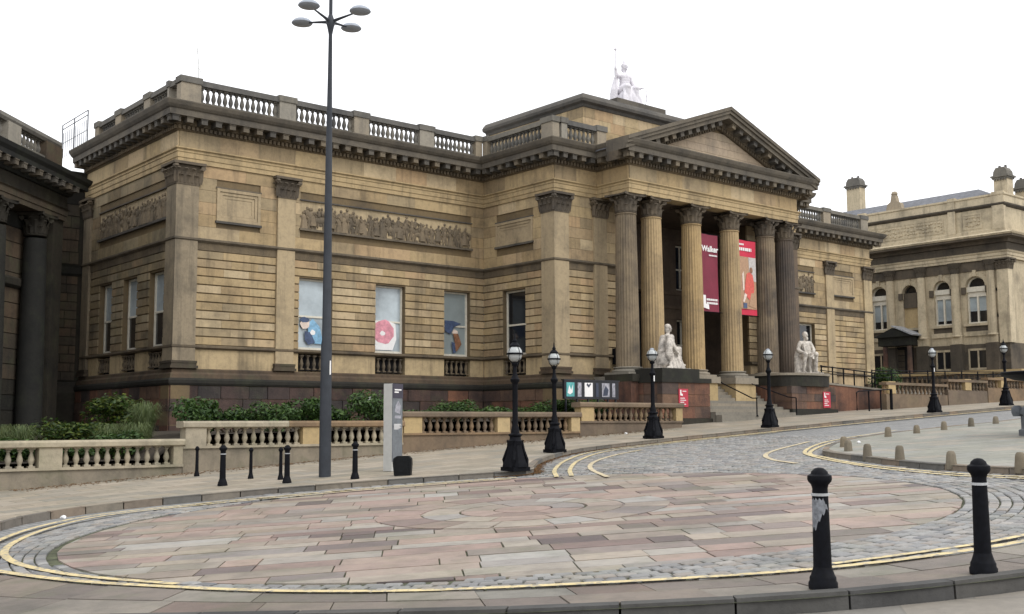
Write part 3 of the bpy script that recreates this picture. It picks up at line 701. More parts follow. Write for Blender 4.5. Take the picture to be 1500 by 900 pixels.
# relief panels
def panel(F, p, framed):
    a, b, z0, z1 = p
    m = MB(); F.box(m, a, b, -.3, -.035, z0, z1)
    if framed:
        for k, nn in ((0, .05), (.13, .012), (.26, -.018)):
            for aa, bb, za, zb in ((a+k, b-k, z1-k-.12, z1-k), (a+k, b-k, z0+k, z0+k+.12), (a+k, a+k+.12, z0+k+.12, z1-k-.12), (b-k-.12, b-k, z0+k+.12, z1-k-.12)): F.box(m, aa, bb, -.2, nn, za, zb)
    o = m.build('panel', M['pilaster'], G)
    m = MB(); F.box(m, a-.05, b+.05, -.1, .09, z0-.10, z0-.005); F.box(m, a-.04, b+.04, -.1, .05, z1+.005, z1+.06); m.parts('panel_ledge', M['soot'], o)
    return o
def ell(mb, c, r, n=8):
    bm = bmesh.new(); bmesh.ops.create_uvsphere(bm, u_segments=n, v_segments=max(4, n//2+1), radius=1)
    mb.add([(v.co.x*r[0]+c[0], v.co.y*r[1]+c[1], v.co.z*r[2]+c[2]) for v in bm.verts], [tuple(v.index for v in f.verts) for f in bm.faces]); bm.free()
def relief_mesh(seed, kind):
    rg = random.Random(seed); mb = MB(); H = 1.0
    if kind == 'rider':
        ell(mb, (0, 0, .42), (.30, .07, .15)); ell(mb, (.30, 0, .6), (.08, .05, .18)); ell(mb, (.38, 0, .72), (.10, .05, .06))
        for x in (-.22, -.14, .16, .25): mb.tube([(x, -.02, .36), (x+rg.uniform(-.06,.06), -.03, .18), (x+rg.uniform(-.1,.1), -.02, 0)], .035, 5)
        ell(mb, (0, -.03, .70), (.09, .06, .17)); ell(mb, (.02, -.03, .93), (.055, .055, .07)); mb.tube([(.05, -.06, .78), (.2, -.08, .7), (.26, -.06, .8)], .03, 5)
    else:
        s = rg.uniform(.86, 1.03); lean = rg.uniform(-.06, .06)
        mb.tube([(-.07, -.02, 0), (-.06, -.04, .25*s), (-.03, -.02, .48*s)], .055, 6); mb.tube([(.10, -.02, 0), (.07, -.04, .25*s), (.03, -.02, .48*s)], .055, 6)
        ell(mb, (lean*.5, -.01, .62*s), (.12, .08, .2)); ell(mb, (lean, -.03, .9*s), (.06, .06, .075))
        mb.tube([(lean-.1, -.03, .75*s), (-.2, -.06, .6*s), (-.16+rg.uniform(-.1,.1), -.07, .48*s+rg.uniform(0,.3))], .035, 5)
        mb.tube([(lean+.1, -.03, .75*s), (.2, -.06, .62*s), (.2+rg.uniform(-.1,.12), -.07, .5*s+rg.uniform(0,.35))], .035, 5)
        if kind == 'robed': mb.lathe([(.19, 0), (.16, .25), (.11, .5)], 8)
    return mb.mesh('carved_figure', M['carv'], True)
FIG = [relief_mesh(i, k) for i, k in enumerate(('figure', 'robed', 'rider', 'figure', 'robed', 'figure'))]
def fill(F, p, o, step, seed):
    rg = random.Random(seed); a, b, z0, z1 = p
    for layer in range(2):
        x = a+.2+.15*layer
        while x < b-.2:
            k = rg.randrange(6); w = .5 if k == 2 else step*rg.uniform(.6, 1.05); q = F.pt(x+(.1 if k == 2 else 0), -.03-.012*layer, z0+(.0 if layer == 0 else rg.uniform(.05, .16)))
            s = rg.uniform(.72, .93)*(z1-z0)/1.02
            link('carved_figure', FIG[k], o, q, -PI/2 if F.k == 'w' else 0, (s*rg.choice((1, -1))*1.15, s*.75, s)); x += w
    m = MB()
    for _ in range(int((b-a)*5)):
        x = rg.uniform(a+.1, b-.1); c = F.pt(x, -.035, z0+rg.uniform(.05, .45)); e = (rg.uniform(.08, .2), .035, rg.uniform(.05, .14)); ell(m, c, e if F.k == 's' else (e[1], e[0], e[2]), 6)
    stuff(m.build('carved_drapery', M['carv'], o, True))
for F, p, sd_ in ((wf, panelF, 3), (ws, panelS, 5)): fill(F, p, panel(F, p, False), .36, sd_)
panel(wf, panelA, True); panel(wcs, panelC, True); panel(wf, panelAR, True); fill(wf, panelFR, panel(wf, panelFR, False), .36, 9)
stuff(JOIN.build('stone_facing', M['sand'], G))
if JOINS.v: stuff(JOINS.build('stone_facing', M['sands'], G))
# little box beside the column
m = MB(); m.box(37.3, 37.75, YC-.35, YC-.02, 2.75, 3.5); m.tube([(37.5, YC-.2, 2.1), (37.5, YC-.2, 2.75)], .05, 8); tag(m.build('lamp_bracket', M['iron']), 'black box lantern on the wall left of the first column', 'lantern')

# ------------------------------------------------------------------ THE SOOTY BUILDING at the left edge (set at an angle)
LD, LN, LP0 = Vector((.69, .724)).normalized(), Vector((.724, -.69)).normalized(), Vector((11.95, 44.45))
def lpt(q, off=0.): p = LP0+LD*q+LN*off; return (p.x, p.y)
LRZ = math.atan2(LD.y, LD.x); LEND = 5.75
ROT = thing('library_building', 'soot-blackened columned building with roof balustrade, cut off by the left edge', 'building', (*lpt(0, -4), -2.5))
def ring(nm, mat, prof, q0=-16., q1=LEND, ret=True):
    m = MB(); m.sweep([lpt(q0), lpt(q1)]+([lpt(q1, -9)] if ret else []), prof); return m.build(nm, M[mat], ROT)
ring('wall', 'black', [(-3, -2.8), (-1.0, -2.8), (-1.0, 9.2), (-3, 9.2)])
for rz_ in np.arange(-1.2, 8.6, .62): ring('stone_course', 'linkst' if int(rz_*10) % 3 else 'black', [(-1.4, rz_), (-.95, rz_), (-.95, rz_+.585), (-1.4, rz_+.585)])
ring('base_course', 'black', [(-2, -3.0), (.22, -3.0), (.22, -1.5), (.12, -1.3), (.0, -1.2), (-2, -1.2)])
ring('string_course', 'black', [(-1.5, 5.6), (-.9, 5.6), (-.78, 5.7), (-.78, 5.95), (-.9, 6.05), (-1.5, 6.05)])
ring('architrave', 'linkst', [(-1.6, 8.75), (.02, 8.75), (.02, 8.95), (.06, 8.97), (.06, 9.2), (.14, 9.25), (-1.6, 9.25)])
ring('frieze', 'black', [(-1.6, 9.25), (.03, 9.25), (.03, 9.8), (-1.6, 9.8)])
ring('cornice', 'black', [(-1.6, 9.8), (.12, 9.82), (.2, 9.95), (.22, 10.15), (.66, 10.17), (.66, 10.36), (.76, 10.5), (.8, 10.66), (.2, 10.8), (-1.6, 10.8)])
ring('parapet_plinth', 'parapet', [(-.4, 10.8), (.06, 10.8), (.06, 11.1), (-.4, 11.1)], -16, 5.0, False)
ring('parapet_rail', 'parapet', [(-.42, 11.74), (.04, 11.74), (.1, 11.86), (.06, 12.02), (-.42, 12.02)], -16, 5.0, False)
rb_ = baluster_mesh(.64, .10, M['parapet'], 8); last = None
for a, b in ((-14.6, -13.7), (-10.6, -9.7), (-6.6, -5.7), (-2.6, -1.7), (.5, 1.5), (3.6, 5.05)):
    q = MB(); q.sweep([lpt(a), lpt(b)], [(-.44, 10.85), (.1, 10.85), (.1, 11.76), (-.44, 11.76)]); q.build('parapet_pedestal', M['pedes' if a < 3 else 'linkst'], ROT)
    if last is not None:
        n = round((a-last)/.29)
        for k in range(n): p = lpt(last+(a-last)*(k+.5)/n, -.18); link('baluster', rb_, ROT, (*p, 11.1), LRZ)
    last = b
for k in range(33): p = lpt(-15.4+k*.65); link('modillion', modm, ROT, (*p, 10.17), LRZ)
lcol = MB(); lcol.lathe([(.66, 0), (.66, .25), (.56, .4), (.53, .5), (.5, 5.), (.44, 8.9)], 24); lcol = lcol.mesh('column_shaft', M['black'], True); lcap = round_capital(.46, .95).mesh('capital', M['black'], True)
for q_ in (-12.5, -9.2, -5.9, -2.6, .7, 4.0):
    p = lpt(q_, -.42); o = link('column', lcol, ROT, (*p, -1.2)); link('capital', lcap, o, (*p, 7.8), LRZ)
m = MB(); m.sweep([lpt(4.85), lpt(LEND)], [(-1.2, -1.2), (-.1, -1.2), (-.1, 8.75), (-1.2, 8.75)]); m.build('corner_pier', M['black'], ROT)
# the narrow link between the round building and the gallery
LK = thing('link_building', 'dark stained stone link wall between the round building and the gallery', 'building', (15.5, 53, -1.5))
m = MB(); m.box(13.6, 18.3, 53.0, 57, -2.5, 11.3); m.build('wall', M['black'], LK)
m = MB(); m.sweep([(13.6, 53), (18.3, 53)], [(-.3, 10.4), (.05, 10.4), (.08, 11.0), (.2, 11.15), (.25, 11.4), (.7, 11.45), (.78, 11.8), (.2, 11.95), (-.3, 11.95)]); m.build('cornice', M['black'], LK)
m = MB(); m.sweep([(13.6, 53), (18.3, 53)], [(-.3, 7.0), (.05, 7.0), (.12, 7.1), (.12, 7.4), (.16, 7.5), (-.3, 7.55)]); m.build('string_course', M['black'], LK)
m = MB(); m.sweep([(13.6, 53), (18.3, 53)], [(-.3, -2), (.25, -2), (.25, 1.5), (.1, 2.0), (-.3, 2.05)]); m.build('base_course', M['black'], LK)
for z0, z1, nrow in ((7.55, 10.4, 5), (2.1, 7.0, 12)):
    for i in range(nrow):
        x = 15.4
        while x < 17.95:
            L = min(random.uniform(.8, 1.3), 18.0-x); h = (z1-z0)/nrow
            stone_obj('stone', M['linkst'], x+.012, x+L-.012, 52.955, 53.1, z0+i*h+.02, z0+(i+1)*h-.025, LK); x += L+.001
m = MB(); m.box(14.2, 15.2, 52.75, 53.1, 2.05, 10.4); m.build('pilaster', M['black'], LK)
# roof cage and aerial on the gallery
cg = thing('roof_cage', 'thin grey railing cage on the cornice edge at the rear left of the gallery roof', 'railing', (17.5, 52.6, 12.8))
m = MB()
for x, y in ((17.45, 50.75), (17.45, 52.55), (17.45, 54.2)): m.tube([(x, y, 12.78), (x, y, 14.42)], .03, 6)
for z in (14.42, 14.2): m.tube([(17.45, 50.75, z), (17.45, 54.2, z)], .022, 6)
m.tube([(17.45, 54.2, 13.5), (17.45, 50.75, 13.5)], .015, 5)
m.parts('cage_frame', M['ironw'], cg)
barm = MB(); barm.tube([(0, 0, 12.78), (0, 0, 14.0)], .016, 5); barm = barm.mesh('bar', M['ironw'])
for k in range(12): link('bar', barm, cg, (17.45, 50.95+k*.28, 0))
m = MB(); m.tube([(19.3, 43.1, 13.0), (19.3, 43.1, 15.0), (19.22, 43.1, 15.7)], .018, 5); m.tube([(19.3, 43.1, 14.9), (19.5, 43.1, 14.5)], .012, 5); tag(m.build('aerial', M['steel']), 'thin wire aerial above the gallery roof corner', 'aerial')

# ------------------------------------------------------------------ THE COURTHOUSE at the right
XS, YS = 75.0, 36.2
CH = thing('courthouse', 'pale stone building with arched windows, pilasters and panelled parapet at far right', 'building', (XS, YS, 1.6))
cs = Face('w', XS); YE = 50.5
cpoly = [(XS, YE), (XS, YS), (XS+16, YS)]
wy = [(37.72, 39.16), (40.32, 41.6), (42.9, 44.05), (45.3, 46.68), (48.0, 49.3)]
m = MB(); m.box(XS+.5, XS+16, YS+.5, YE, -1, 12.3); m.build('core', M['countyd'], CH)
# wall with arched openings
spring, cr = 9.45, None
wl = MB(); x = YS+.02
for a, b in wy:
    cs.box(wl, x, a, -.55, 0, 5.4, 11.2)
    cs.box(wl, a, b, -.55, 0, 5.4, 6.85)
    r = (b-a)/2; c = (a+b)/2; n = 10
    for k in range(n):
        t0, t1 = PI*k/n, PI*(k+1)/n
        y0, y1 = c-r*math.cos(t0), c-r*math.cos(t1); z0, z1 = spring+r*math.sin(t0), spring+r*math.sin(t1)
        wl.prism([(y0, z0), (y1, z1), (y1, 11.2), (y0, 11.2)], 'x', XS, XS+.55)
    x = b
cs.box(wl, x, YE, -.55, 0, 5.4, 11.2)
wl.build('wall', M['county'], CH)
m = MB(); m.box(XS, XS+16, YS, YS+.5, 5.4, 11.2); m.build('front_wall', M['county'], CH)
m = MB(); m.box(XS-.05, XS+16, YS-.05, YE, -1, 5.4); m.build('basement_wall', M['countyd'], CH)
for i in range(8):                                           # rusticated basement courses
    m = MB(); y = YS-.05; cuts = sorted({YS-.05, YE, *[q for k_, w_ in enumerate(wy) for q in (w_[0]-.02, w_[1]+.02)]}); za, zb = 1.9+i*.43, 1.9+i*.43+.39
    for ya, yb in zip(cuts[:-1], cuts[1:]):
        if 3.4 < (za+zb)/2 < 5.15 and any(w_[0] < (ya+yb)/2 < w_[1] for w_ in wy): continue
        m.box(XS-.09, XS, ya+.004, yb-.004, za, zb, random.random())
    stuff(m.build('basement_course', M['countyd'], CH))
for k, (a, b) in enumerate(wy):
    c, r = (a+b)/2, (b-a)/2
    ar = MB(); n = 12
    for i in range(n):
        t0, t1 = PI*i/n, PI*(i+1)/n; P = [(c-rr*math.cos(t), spring+rr*math.sin(t)) for rr, t in ((r, t0), (r, t1), (r+.3, t1), (r+.3, t0))]
        ar.prism(P, 'x', XS-.10, XS+.02)
    cs.box(ar, c-.12, c+.12, .0, .2, spring+r-.02, spring+r+.42)
    ar.build('arch', M['county'], CH)
    im = MB(); cs.box(im, a-.42, a, 0, .14, 8.95, 9.44); cs.box(im, b, b+.3, 0, .14, 8.95, 9.44); im.parts('impost', M['countyd'], CH)
    # fanlight
    q = MB(); P = [(c-(r-.02)*math.cos(PI*i/10), spring+(r-.02)*math.sin(PI*i/10)) for i in range(11)]; q.prism(P, 'x', XS+.32, XS+.36)
    fr = MB()
    for i in range(10):
        t0, t1 = PI*i/10, PI*(i+1)/10; fr.prism([(c-rr*math.cos(t), spring+rr*math.sin(t)) for rr, t in ((r-.1, t0), (r-.1, t1), (r, t1), (r, t0))], 'x', XS+.24, XS+.31)
    cs.box(fr, a, b, -.4, -.1, 9.1, spring)
    if k == 2:
        cs.box(fr, a, b, -.4, -.05, 8.35, 9.1); fo = fr.build('window', M['countyd'], CH); q.build('pane', M['dpane'], fo)
        m = MB(); cs.box(m, a, b, -.5, -.18, 6.85, 8.35); m.build('blocked_window', M['yellow'], CH)
    else:
        cs.box(fr, a, a+.09, -.34, -.22, 6.9, 9.1); cs.box(fr, b-.09, b, -.34, -.22, 6.9, 9.1); cs.box(fr, c-.06, c+.06, -.34, -.2, 6.95, 9.1); cs.box(fr, a+.09, b-.09, -.33, -.21, 8.75, 9.1); cs.box(fr, a, b, -.36, -.18, 6.85, 6.97)
        fo = fr.build('window', M['frame'], CH); q.build('pane', M['dpane'], fo)
        low = (7.75, 6.9, 0, 7.5, 7.4)[k]
        if k == 1: low = 7.2
        q = MB(); cs.box(q, a+.09, b-.09, -.40, -.33, low, 8.76); q.build('pane', M['pane'], fo)
        q = MB(); cs.box(q, a+.09, b-.09, -.40, -.325, 6.9, low); q.build('pane', M['dpane'], fo)
    m = MB(); cs.box(m, a-.25, b+.2, 0, .18, 6.68, 6.85); cs.box(m, a-.3, b+.25, 0, .1, 5.98, 6.3); m.parts('sill', M['county'], CH)
    m = MB(); cs.box(m, a-.1, b+.1, 0, .04, 6.3, 6.67); m.build('apron', M['countyd'], CH)
    # basement windows
    if k != 2:
        m = MB(); cs.box(m, a, b, 0, .10, 3.6, 3.75); cs.box(m, a, b, .0, .10, 4.95, 5.1)
        for y in (a, c-.06, b-.12): cs.box(m, y, y+.12, 0, .09, 3.75, 4.95)
        fo = m.build('basement_window', M['county'], CH); q = MB(); cs.box(q, a+.12, b-.12, 0, .07, 3.75, 4.95); q.build('pane', M['dpane'], fo)
for y0, y1 in ((36.95, 37.6), (39.55, 40.2), (42.18, 42.8), (44.72, 45.3), (47.0, 47.6), (49.5, 50.2)):
    m = MB(); c = (y0+y1)/2; m.lathe([(.33, 0), (.32, 1.4), (.28, 4.35)], 16, (XS-.12, c), 6.1); cs.box(m, y0-.05, y1+.05, -.1, .3, 5.45, 5.95); m.lathe([(.36, 0), (.4, .06), (.34, .15)], 14, (XS-.12, c), 5.95)
    o = m.build('half_column', M['county'], CH, True)
    m = MB(); cs.box(m, y0-.12, y1+.12, -.1, .42, 3.0, 5.42); m.build('column_pedestal', M['countyd'], o)
    m = MB(); m.lathe([(.27, 0), (.32, .3), (.46, .6), (.52, .74)], 12, (XS-.12, c), 10.45)
    for i in range(6):
        A = PI/2+PI*(i+.5)/6; q = (math.cos(A), math.sin(A), 0); leaf_on(m, (XS-.12+q[0]*.28, c+q[1]*.28, 10.46), (-q[1], q[0], 0), q, .24, .45, .16)
    m.build('capital', M['countyd'], o)
m = MB(); m.box(XS-.2, XS+.5, YS-.2, YS+.6, 5.4, 10.45); o = m.build('corner_pilaster', M['county'], CH)
m = MB(); flat_capital(m, XS-.2, XS+.5, YS-.2, YS+.6, 10.45, 11.22, 'sw'); m.build('capital', M['countyd'], o)
for zz in (5.6, 7.2, 9.0):
    m = MB(); m.box(XS-.06, XS+.01, YS+.6, YS+.78, zz, zz+.22); m.build('vent', M['dpane'], CH)
m = MB(); cs.box(m, YS+.62, YE, -.1, .07, 10.52, 11.2); m.build('festoon_band', M['countyd'], CH)
csw = lambda nm, mat, prof: (lambda m: (m.sweep(cpoly, prof), m.build(nm, M[mat], CH))[1])(MB())
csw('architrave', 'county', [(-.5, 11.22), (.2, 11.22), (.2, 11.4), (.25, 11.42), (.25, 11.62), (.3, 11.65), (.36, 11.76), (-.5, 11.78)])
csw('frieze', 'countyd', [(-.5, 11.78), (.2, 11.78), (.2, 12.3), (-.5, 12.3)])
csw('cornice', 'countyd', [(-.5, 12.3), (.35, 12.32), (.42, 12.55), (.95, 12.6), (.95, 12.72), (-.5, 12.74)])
csw('cornice_lip', 'county', [(-.5, 12.742), (1.0, 12.742), (1.08, 12.86), (.5, 13.05), (-.5, 13.06)])
csw('parapet', 'county', [(-.5, 13.06), (.14, 13.06), (.14, 13.3), (.02, 13.36), (.02, 14.85), (-.5, 14.85)])
csw('parapet_moulding', 'countyd', [(-.5, 14.85), (.1, 14.88), (.22, 15.0), (.22, 15.1), (-.5, 15.12)])
csw('parapet_coping', 'county', [(-.5, 15.12), (.12, 15.12), (.12, 15.6), (.2, 15.66), (.2, 15.78), (-.5, 15.82)])
for y0, y1 in ((36.1, 36.95), (39.65, 40.2), (46.9, 47.5)):
    m = MB(); cs.box(m, y0, y1, -.2, .16, 13.3, 15.9); m.build('parapet_pier', M['county'], CH)
for k, (y0, y1) in enumerate(((37.75, 39.3), (40.6, 46.6))):
    m = MB(); cs.box(m, y0, y1, -.02, .012, 13.6, 14.5) if False else None; cs.box(m, y0, y1, 0, .05, 13.5, 13.6); cs.box(m, y0, y1, 0, .05, 14.5, 14.6); cs.box(m, y0, y0+.1, 0, .05, 13.6, 14.5); cs.box(m, y1-.1, y1, 0, .05, 13.6, 14.5)
    o = m.build('parapet_panel', M['county'], CH)
    sc = MB(); rg = random.Random(k)
    y = y0+.2
    while y < y1-.15:
        for zz in (13.78, 14.05, 14.32): ell(sc, (XS-.03, y+rg.uniform(-.06,.06), zz+rg.uniform(-.05,.05)), (.07, rg.uniform(.06,.13), rg.uniform(.06,.12)), 6)
        y += .24
    stuff(sc.build('carved_scrolls', M['county'], o, True))
m = MB()
zr, yr0, yr1 = 16.9, 38.6, 50.2
m.add([(XS+.5, YS+.8, 15.7), (XS+.5, YE, 15.7), (XS+5, YE, 15.7), (XS+5, YS+.8, 15.7), (XS+2.6, yr0+.6, 16.85), (XS+2.6, YE, 16.85)], [(0, 4, 5, 1), (2, 5, 4, 3), (0, 3, 4), (1, 5, 2), (0, 1, 2, 3)])
m.build('roof', M['slate'], CH)
m = MB(); m.prism([(44.0, 15.7), (45.4, 15.7), (45.2, 16.35), (44.95, 16.5), (44.85, 17.0), (44.55, 17.0), (44.45, 16.5), (44.15, 16.35)], 'x', XS+.3, XS+.75); m.lathe([(.2, 0), (.26, .1), (.16, .28)], 10, (XS+.5, 44.7), 17.0); m.build('dormer', M['pedes'], CH, True)
def chimney(x, y, z0, z1, w, d):
    m = MB(); m.box(x, x+d, y-w/2, y+w/2, z0, z1-.75); o = m.build('chimney', M['county'], CH)
    m = MB(); m.box(x-.08, x+d+.08, y-w/2-.08, y+w/2+.08, z1-.86, z1-.74); m.box(x-.16, x+d+.16, y-w/2-.16, y+w/2+.16, z1-.74, z1-.62)
    for k in range(5): m.box(x-.12, x-.02, y-w/2+w*(k+.2)/5, y-w/2+w*(k+.6)/5, z1-.98, z1-.86)
    m.prism([(y-w/2-.05, z1-.62), (y+w/2+.05, z1-.62), (y+w/2+.0, z1-.3), (y+w/2-.18, z1-.04), (y-w/2+.18, z1-.04), (y-w/2-.0, z1-.3)], 'x', x, x+d); m.build('chimney_cap', M['parapet'], o)
    for k in range(2):
        m = MB(); m.lathe([(.1, 0), (.09, .2)], 8, (x+d/2, y+(k-.5)*w*.45), z1-.05); m.build('chimney_pot', M['parapet'], o)
chimney(XS+1.0, 36.8, 15.8, 17.85, .95, .9); chimney(XS+3.5, 36.5, 15.8, 17.3, .95, .9); chimney(XS+5, 51.1, 10.5, 20.1, 1.25, .8)
# porch
m = MB(); cs.box(m, 42.85, 45.45, 0, 1.3, 5.55, 6.18); pr_ = m.build('porch', M['black'], CH)
m = MB(); m.prism([(42.6, 6.18), (45.7, 6.18), (44.15, 6.85)], 'x', XS-1.5, XS); m.build('porch_gable', M['black'], pr_)
m = MB(); m.prism([(42.5, 6.2), (44.15, 6.93), (44.15, 7.02), (42.4, 6.28)], 'x', XS-1.6, XS); m.build('porch_flashing', M['lead'], pr_)
for y in (43.05, 45.0):
    m = MB(); m.lathe([(.2, 0), (.17, 2.2)], 10, (XS-1.1, y), 3.3); m.build('porch_column', M['red'], pr_, True)
m = MB(); cs.box(m, 43.35, 44.75, .02, .06, 3.0, 5.5); m.build('door', M['void'], CH)

# ------------------------------------------------------------------ GROUND
def sheet(name, P0, P1, n, mat, h0, h1=None):
    """strip between two polylines with the same number of points, draped on the ground"""
    mb = MB(); m = len(P0); vs = []
    for a, b in zip(P0, P1):
        for k in range(n+1):
            x = a[0]+(b[0]-a[0])*k/n; y = a[1]+(b[1]-a[1])*k/n; vs.append((x, y, float(h0(x, y))))
    fs = [(i*(n+1)+k, (i+1)*(n+1)+k, (i+1)*(n+1)+k+1, i*(n+1)+k+1) for i in range(m-1) for k in range(n)]
    mb.add(vs, fs); return structure(mb.build(name, M[mat]))
g_ = MB(); xs = list(np.r_[-400, -120, np.arange(-40, 121, 4.), 200, 500]); ys = list(np.r_[-300, -80, np.arange(-30, 91, 4.), 200, 600])
g_.add([(float(x), float(y), float(gz(x, y))-.34) for x in xs for y in ys], [(i*len(ys)+j, (i+1)*len(ys)+j, (i+1)*len(ys)+j+1, i*len(ys)+j+1) for i in range(len(xs)-1) for j in range(len(ys)-1)])
structure(g_.build('ground', M['groundm']))
CC = (12.8, 14.9)
KERB = catmull([(3.4, 14.0), (3.7, 16.6), (4.6, 19.4), (6.0, 22.0), (7.3, 23.55), (9.0, 24.15), (11.1, 23.9), (13.8, 22.9), (16.07, 21.75), (17.6, 20.85), (18.35, 20.95), (19.17, 21.87), (21.32, 23.84), (24.55, 25.75), (28.72, 26.45), (35.65, 26.75), (48.6, 27.2), (58.42, 27.63), (75, 28.3), (100, 29.4)], 6)
WALLY = 31.35
far = [(max(-6, p[0]-(WALLY-p[1])*.6) if i < 40 else p[0], 37.5 if p[0] > 33 else WALLY+.3) for i, p in enumerate(KERB)]
fx = np.maximum.accumulate([f[0] for f in far]); far = [(float(a), f[1]) for a, f in zip(fx, far)]
sheet('pavement', KERB, far, 14, 'pavem', pav)
def in_poly(x, y, P):
    c = False; n = len(P); jj = n-1
    for i in range(n):
        if (P[i][1] > y) != (P[jj][1] > y) and x < (P[jj][0]-P[i][0])*(y-P[i][1])/(P[jj][1]-P[i][1])+P[i][0]: c = not c
        jj = i
    return c
SOUTH = [(2.6, 18.5), (4.3, 14.0), (6.4, 9.3), (9.5, 6.4), (12.7, 5.2), (17.0, 4.8), (104, 2), (104, -9), (-4, -9), (-4, 18.5)]
rd_ = MB(); rx_ = list(np.arange(0, 22, .5))+list(np.arange(22, 104.1, 2.)); ry_ = list(np.arange(-6, 31, .5))
rd_.add([(float(x), float(y), float(gz(x, y))-.03) for x in rx_ for y in ry_], [(i*len(ry_)+k, (i+1)*len(ry_)+k, (i+1)*len(ry_)+k+1, i*len(ry_)+k+1) for i in range(len(rx_)-1) for k in range(len(ry_)-1) if not in_poly((rx_[i]+rx_[i+1])/2, ry_[k]+.25, SOUTH)])
ro = structure(rd_.build('road', M['settsheet']))
def resample(P, step):
    P = [Vector((*p, 0)) for p in P]; out = [P[0]]; acc = 0
    for a, b in zip(P[:-1], P[1:]):
        L = (b-a).length; s = step-acc
        while s <= L: out.append(a+(b-a)*s/L); s += step
        acc = (acc+L) % step
    return [(p.x, p.y) for p in out]
def kerb(P, parent, top, drop, w=.16, step=.85, side=1, lim=300, mat='kerb'):
    """kerb stones along a line, road on the right (side=1) or left"""
    Q = resample(P, step)
    for i in range(min(lim, len(Q)-1)):
        a, b = Vector(Q[i]), Vector(Q[i+1]); d = b-a; d.normalize(); n = Vector((d.y, -d.x))*side; g0 = .012
        c = [a+d*g0, b-d*g0, b-d*g0-n*w, a+d*g0-n*w]; e = random.uniform(-.006, .006)
        vs = [(p.x, p.y, float(top(p.x, p.y))-drop) for p in c]+[(p.x-n.x*(.018 if k < 2 else 0), p.y-n.y*(.018 if k < 2 else 0), float(top(p.x, p.y))+.012+e) for k, p in enumerate(c)]
        mb = MB(); mb.add(vs, [(0,3,2,1),(4,5,6,7),(0,1,5,4),(1,2,6,5),(2,3,7,6),(3,0,4,7)]); mb.build('kerb_stone', M[mat], parent)
pvo = bpy.data.objects['pavement']
kerb([p for p in KERB if p[0] < 62], pvo, pav, .22)
# flags of the round paving
rp = MB(); n = 72
rp.add([(CC[0], CC[1], float(gz(*CC))-.025)]+[(CC[0]+8.4*math.cos(2*PI*k/n), CC[1]+8.4*math.sin(2*PI*k/n), float(gz(CC[0]+8.4*math.cos(2*PI*k/n), CC[1]+8.4*math.sin(2*PI*k/n)))-.025) for k in range(n)], [(0, 1+k, 1+(k+1) % n) for k in range(n)])
RP = structure(rp.build('round_paving', M['mortar']))
def slab(pts, h, name, mat, parent, thick=.05, up=0.):
    """a flag with its own outline (counter-clockwise), draped at its corners"""
    k = len(pts); top = [(x, y, float(h(x, y))+up) for x, y in pts]
    mb = MB(); mb.add([(x, y, z-thick) for x, y, z in top]+top, [tuple(range(k, 2*k))]+[(i, (i+1) % k, (i+1) % k+k, i+k) for i in range(k)])
    return mb.build(name, mat, parent)
j = .008
rout = lambda a: 7.1+.42*max(0, math.cos(a-2.5))**2
OUT = [(CC[0]+rout(2*PI*k/48)*math.cos(2*PI*k/48), CC[1]+rout(2*PI*k/48)*math.sin(2*PI*k/48)) for k in range(48)]
def clip(P, Q):
    """part of outline P inside the convex counter-clockwise outline Q"""
    for (ax, ay), (bx, by) in zip(Q, Q[1:]+Q[:1]):
        side = lambda p: (bx-ax)*(p[1]-ay)-(by-ay)*(p[0]-ax); R_ = []
        for p, q in zip(P, P[1:]+P[:1]):
            sp, sq = side(p), side(q)
            if sp >= 0: R_.append(p)
            if (sp >= 0) != (sq >= 0): t = sp/(sp-sq); R_.append((p[0]+(q[0]-p[0])*t, p[1]+(q[1]-p[1])*t))
        P = R_
        if len(P) < 3: return []
    return P
ra = -.62; ru, rv = (math.cos(ra), math.sin(ra)), (-math.sin(ra), math.cos(ra)); v0 = -7.9
while v0 < 7.9:
    hgt = random.choice((.42, .5, .55, .6, .7, .8)); u0 = -8.1-random.uniform(0, 1)
    while u0 < 8.1:
        L = random.choice((.5, .7, .9, 1.1, 1.3, 1.6, 1.9)); q = lambda: random.uniform(.004, .016)
        P = [(u0+q(), v0+q()), (u0+L-q(), v0+q()), (u0+L-q(), v0+hgt-q()), (u0+q(), v0+hgt-q())]
        if max(math.hypot(*p) for p in P) > 2.4:
            W = clip([(CC[0]+ru[0]*a+rv[0]*b, CC[1]+ru[1]*a+rv[1]*b) for a, b in P], OUT)
            if W: slab(W, gz, 'flagstone', M['flag'], RP, up=random.uniform(-.006, .004)-.006)
        u0 += L
    v0 += hgt
radii = [0, .5, 1.1, 1.75, 2.55]
